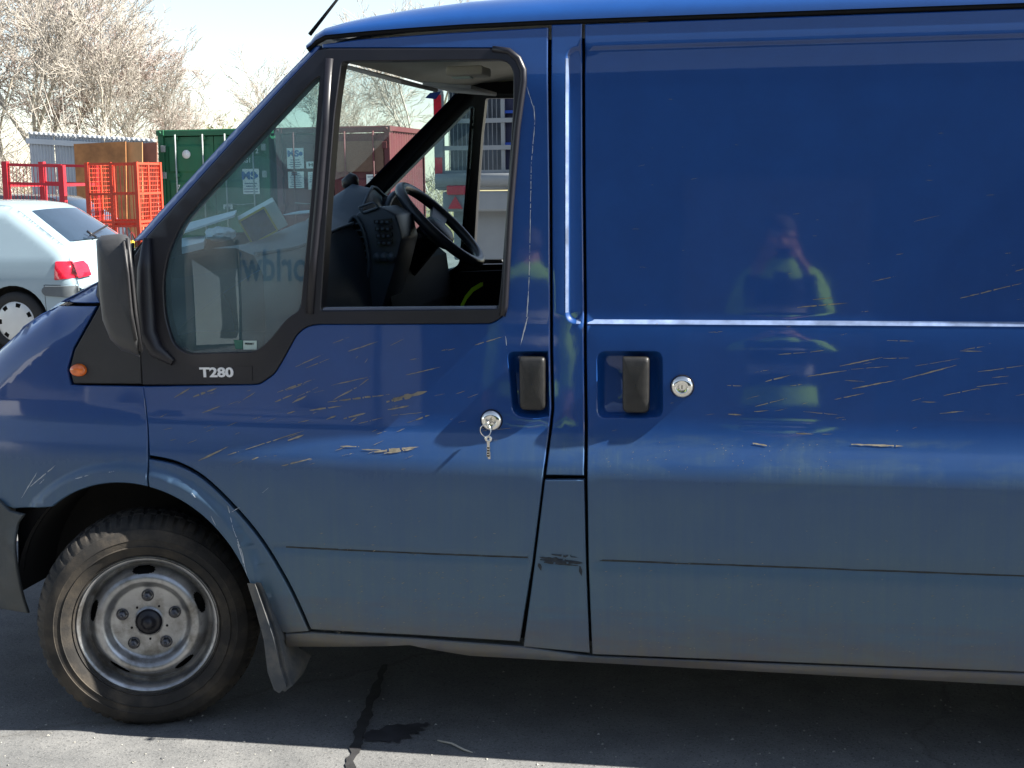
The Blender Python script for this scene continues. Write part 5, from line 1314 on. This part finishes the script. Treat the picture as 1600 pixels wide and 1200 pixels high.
# people, seen only as reflections in the van's side
M['skin'] = simple('skin', (.50, .27, .19), .5, var=.06); M['navy'] = simple('navy_workwear', (.012, .014, .025), .85); M['boot'] = simple('black_boots', (.012, .011, .010), .6); M['hair'] = simple('brown_hair', (.06, .04, .025), .7); M['tape'] = simple('silver_reflective_tape', (.55, .56, .56), .35); M['camera_black'] = simple('camera_body', (.015, .015, .017), .4); M['eye'] = simple('eye', (.5, .5, .5), .2)
def person(loc, rz, label, holding, lean=0.0):
    V = []; Eg = []; Rd = []
    def v(p, r, parent=None):
        V.append(Vector(p)); Rd.append(r if isinstance(r, tuple) else (r, r)); i = len(V)-1
        if parent is not None: Eg.append((parent, i))
        return i
    # facing +Y, standing at the origin, 1.76 m tall
    pel = v((0, 0, .96), (.155, .115)); wst = v((0, .0, 1.10), (.150, .110), pel); chs = v((0, -.005, 1.28), (.170, .120), wst); shc = v((0, -.015, 1.42), (.13, .09), chs)
    nk = v((0, -.005, 1.50), .058, shc); jaw = v((0, .022, 1.575), (.058, .066), nk); skull = v((0, .012, 1.655), (.074, .088), jaw); top = v((0, .0, 1.715), (.058, .068), skull)
    nose = v((0, .112, 1.615), .013, jaw)
    for s in (-1, 1):
        ear = v((s*.082, .0, 1.63), .014, skull)
        hip = v((s*.095, 0, .90), (.088, .095), pel); kn = v((s*.115, .02, .50), (.060, .064), hip); an = v((s*.125, -.01, .11), (.042, .046), kn); ft = v((s*.135, .05, .05), (.045, .042), an); toe = v((s*.15, .17, .038), (.042, .03), ft)
        sh = v((s*.185, -.01, 1.41), .062, shc)
        if holding:
            el = v((s*.255, .10, 1.17), .048, sh); wr = v((s*.115, .27, 1.46), .033, el); pm = v((s*.085, .30, 1.51), (.034, .026), wr); d = Vector((-s*.25, .35, .9)); sd_ = Vector((-s*.6, .6, -.1)).normalized()
        else:
            el = v((s*.25, -.02, 1.13), .048, sh); wr = v((s*.26, .08, .89), .033, el); pm = v((s*.262, .10, .82), (.026, .036), wr); d = Vector((-s*.05, .12, -1)); sd_ = Vector((0, 1, 0))
        d.normalize(); nrm = d.cross(sd_).normalized()
        for k, (o, L) in enumerate(((-.03, .062), (-.010, .074), (.011, .070), (.030, .055))):
            b0 = v(V[pm]+d*.035+sd_*o*.9, .0095, pm); b1 = v(V[b0]+d*L*.5, .009, b0); bend = (d+Vector((-s*.5, 0, 0))+Vector((0, -.2, 0))*(not holding)).normalized(); b2 = v(V[b1]+bend*L*.55, .008, b1)
        t0 = v(V[pm]+sd_*.038+d*-.005, .011, pm); t1 = v(V[t0]+(sd_*.6+d*.7).normalized()*.045, .0095, t0)
    me = bpy.data.meshes.new('person'); me.from_pydata([tuple(p) for p in V], Eg, [])
    o = bpy.data.objects.new('tmp', me); COL.objects.link(o)
    sk = o.modifiers.new('skin', 'SKIN'); sk.use_smooth_shade = True
    for i, r in enumerate(Rd): me.skin_vertices[0].data[i].radius = r
    me.skin_vertices[0].data[0].use_root = True
    sb = o.modifiers.new('sub', 'SUBSURF'); sb.levels = 2; sb.render_levels = 2
    dg = bpy.context.evaluated_depsgraph_get(); nm = bpy.data.meshes.new_from_object(o.evaluated_get(dg)); bpy.data.objects.remove(o)
    nm.name = 'person'
    P = link('person', nm, [M['navy'], M['skin'], M['hivis'], M['boot']], None, loc, (0, 0, rz))
    wrists = [V[i] for i in range(len(V)) if Rd[i] == (.033, .033)]
    for p in nm.polygons:
        c = p.center; p.use_smooth = True
        if c.z > 1.515 and abs(c.x) < .11 and c.y < .16: p.material_index = 1
        elif min((c-w_).length for w_ in wrists) < .04 or (holding and c.y > .27) or (not holding and c.z < .87 and abs(c.x) > .2): p.material_index = 1
        elif c.z < .12: p.material_index = 3
        elif c.z < .93: p.material_index = 0
        else: p.material_index = 2 if (abs(c.x) > .19 or c.z > 1.41) else 0  # jacket: shade put in as navy torso, sunlit parts as lime
    tag(P, label, 'person')
    # hair cap, eyes, jacket tape, clothes hem
    mb = MB(); rows = []
    for k in range(7):
        a = radians(90*k/6.0); rows.append([(.088*cos(a)*cos(t), .004+.102*cos(a)*sin(t)-.012, 1.665+.085*sin(a)-.05*(sin(t) < .2)*cos(a)) for t in [2*pi*q/20 for q in range(20)]])
    mb.grid(rows, wrap=True); mb.build('hair', M['hair'], P)
    for s in (-1, 1):
        mb = MB(); mb.lathe([(0, .012), (.009, .008), (.012, 0)], 10, 'Y', (s*.030, .082, 1.645)); mb.build('eye', M['eye'], P)
    mb = MB(); mb.bar((-.024, .092, 1.572), (.024, .092, 1.572), .008, .006); mb.build('mouth', M['redcloth'], P)
    for z, rx, ry in ((1.05, .172, .128), (1.22, .186, .136)):
        mb = MB(); mb.grid([[(rx*cos(t), ry*sin(t), z+h) for t in [2*pi*q/36 for q in range(36)]] for h in (-.025, .025)], wrap=True); mb.build('reflective_band', M['tape'], P)
    mb = MB(); mb.grid([[(r_*1.0*cos(t), r_*.74*sin(t), z) for t in [2*pi*q/36 for q in range(36)]] for z, r_ in ((.88, .195), (.93, .19), (.97, .184))], wrap=True); mb.build('jacket_hem', M['hivis'], P)
    return P
ph = person((.02, -3.90, 0), 0, 'photographer in lime jacket mirrored in the sliding door', True)
def pocket_camera():
    C = empty('pocket_camera', (.02, -3.585, 1.525), 'small black camera held up by the photographer in the lime jacket', 'camera')
    mb = MB(); mb.box((0, 0, 0), (.10, .026, .06), bev=.006); mb.build('camera_body', M['camera_black'], C)
    mb = MB(); mb.lathe([(0, .020), (.016, .020), (.019, .024), (.021, .012)], 20, 'Y', (.0, 0, 0)); mb.build('lens', M['camera_black'], C)
pocket_camera()
person((-1.50, -4.95, 0), 2.9, 'bystander in lime jacket mirrored at the rear edge of the front door', False)

# ------------------------------------------------------------------ litter on the ground
rnd = random.Random(17); mb = MB()
for _ in range(420):
    px, py = rnd.uniform(-100, 1700), rnd.uniform(1050, 1230); p = G(px, py); r = rnd.uniform(.0015, .0055)
    bs = [Vector((rnd.uniform(-1, 1), rnd.uniform(-1, 1), 0)).normalized()*r*rnd.uniform(.6, 1.2) for _ in range(5)]
    bs.sort(key=lambda v: atan2(v.y, v.x)); q = [p+b for b in bs]; t_ = p+Vector((0, 0, r*.9))
    mb.add([v+Vector((0, 0, .001)) for v in q]+[t_], [(i, (i+1) % 5, 5) for i in range(5)])
M['grit'] = simple('loose_grit', (.30, .29, .26), .9, var=.5, scale=90)
tag(mb.build('loose_grit', M['grit']), 'loose grit scattered over the yard', 'grit', None, 'stuff')
mb = MB(); a, b = G(684, 1160), G(738, 1179); up = Vector((0, 0, .006)); mb.tube([a+up, a.lerp(b, .4)+up*1.4+Vector((.0, .006, 0)), a.lerp(b, .75)+up, b+up], [.002, .003, .0028, .0015], 6)
tag(mb.build('fallen_twig', M['bark']), 'thin brown twig lying on the ground below the sill', 'twig')
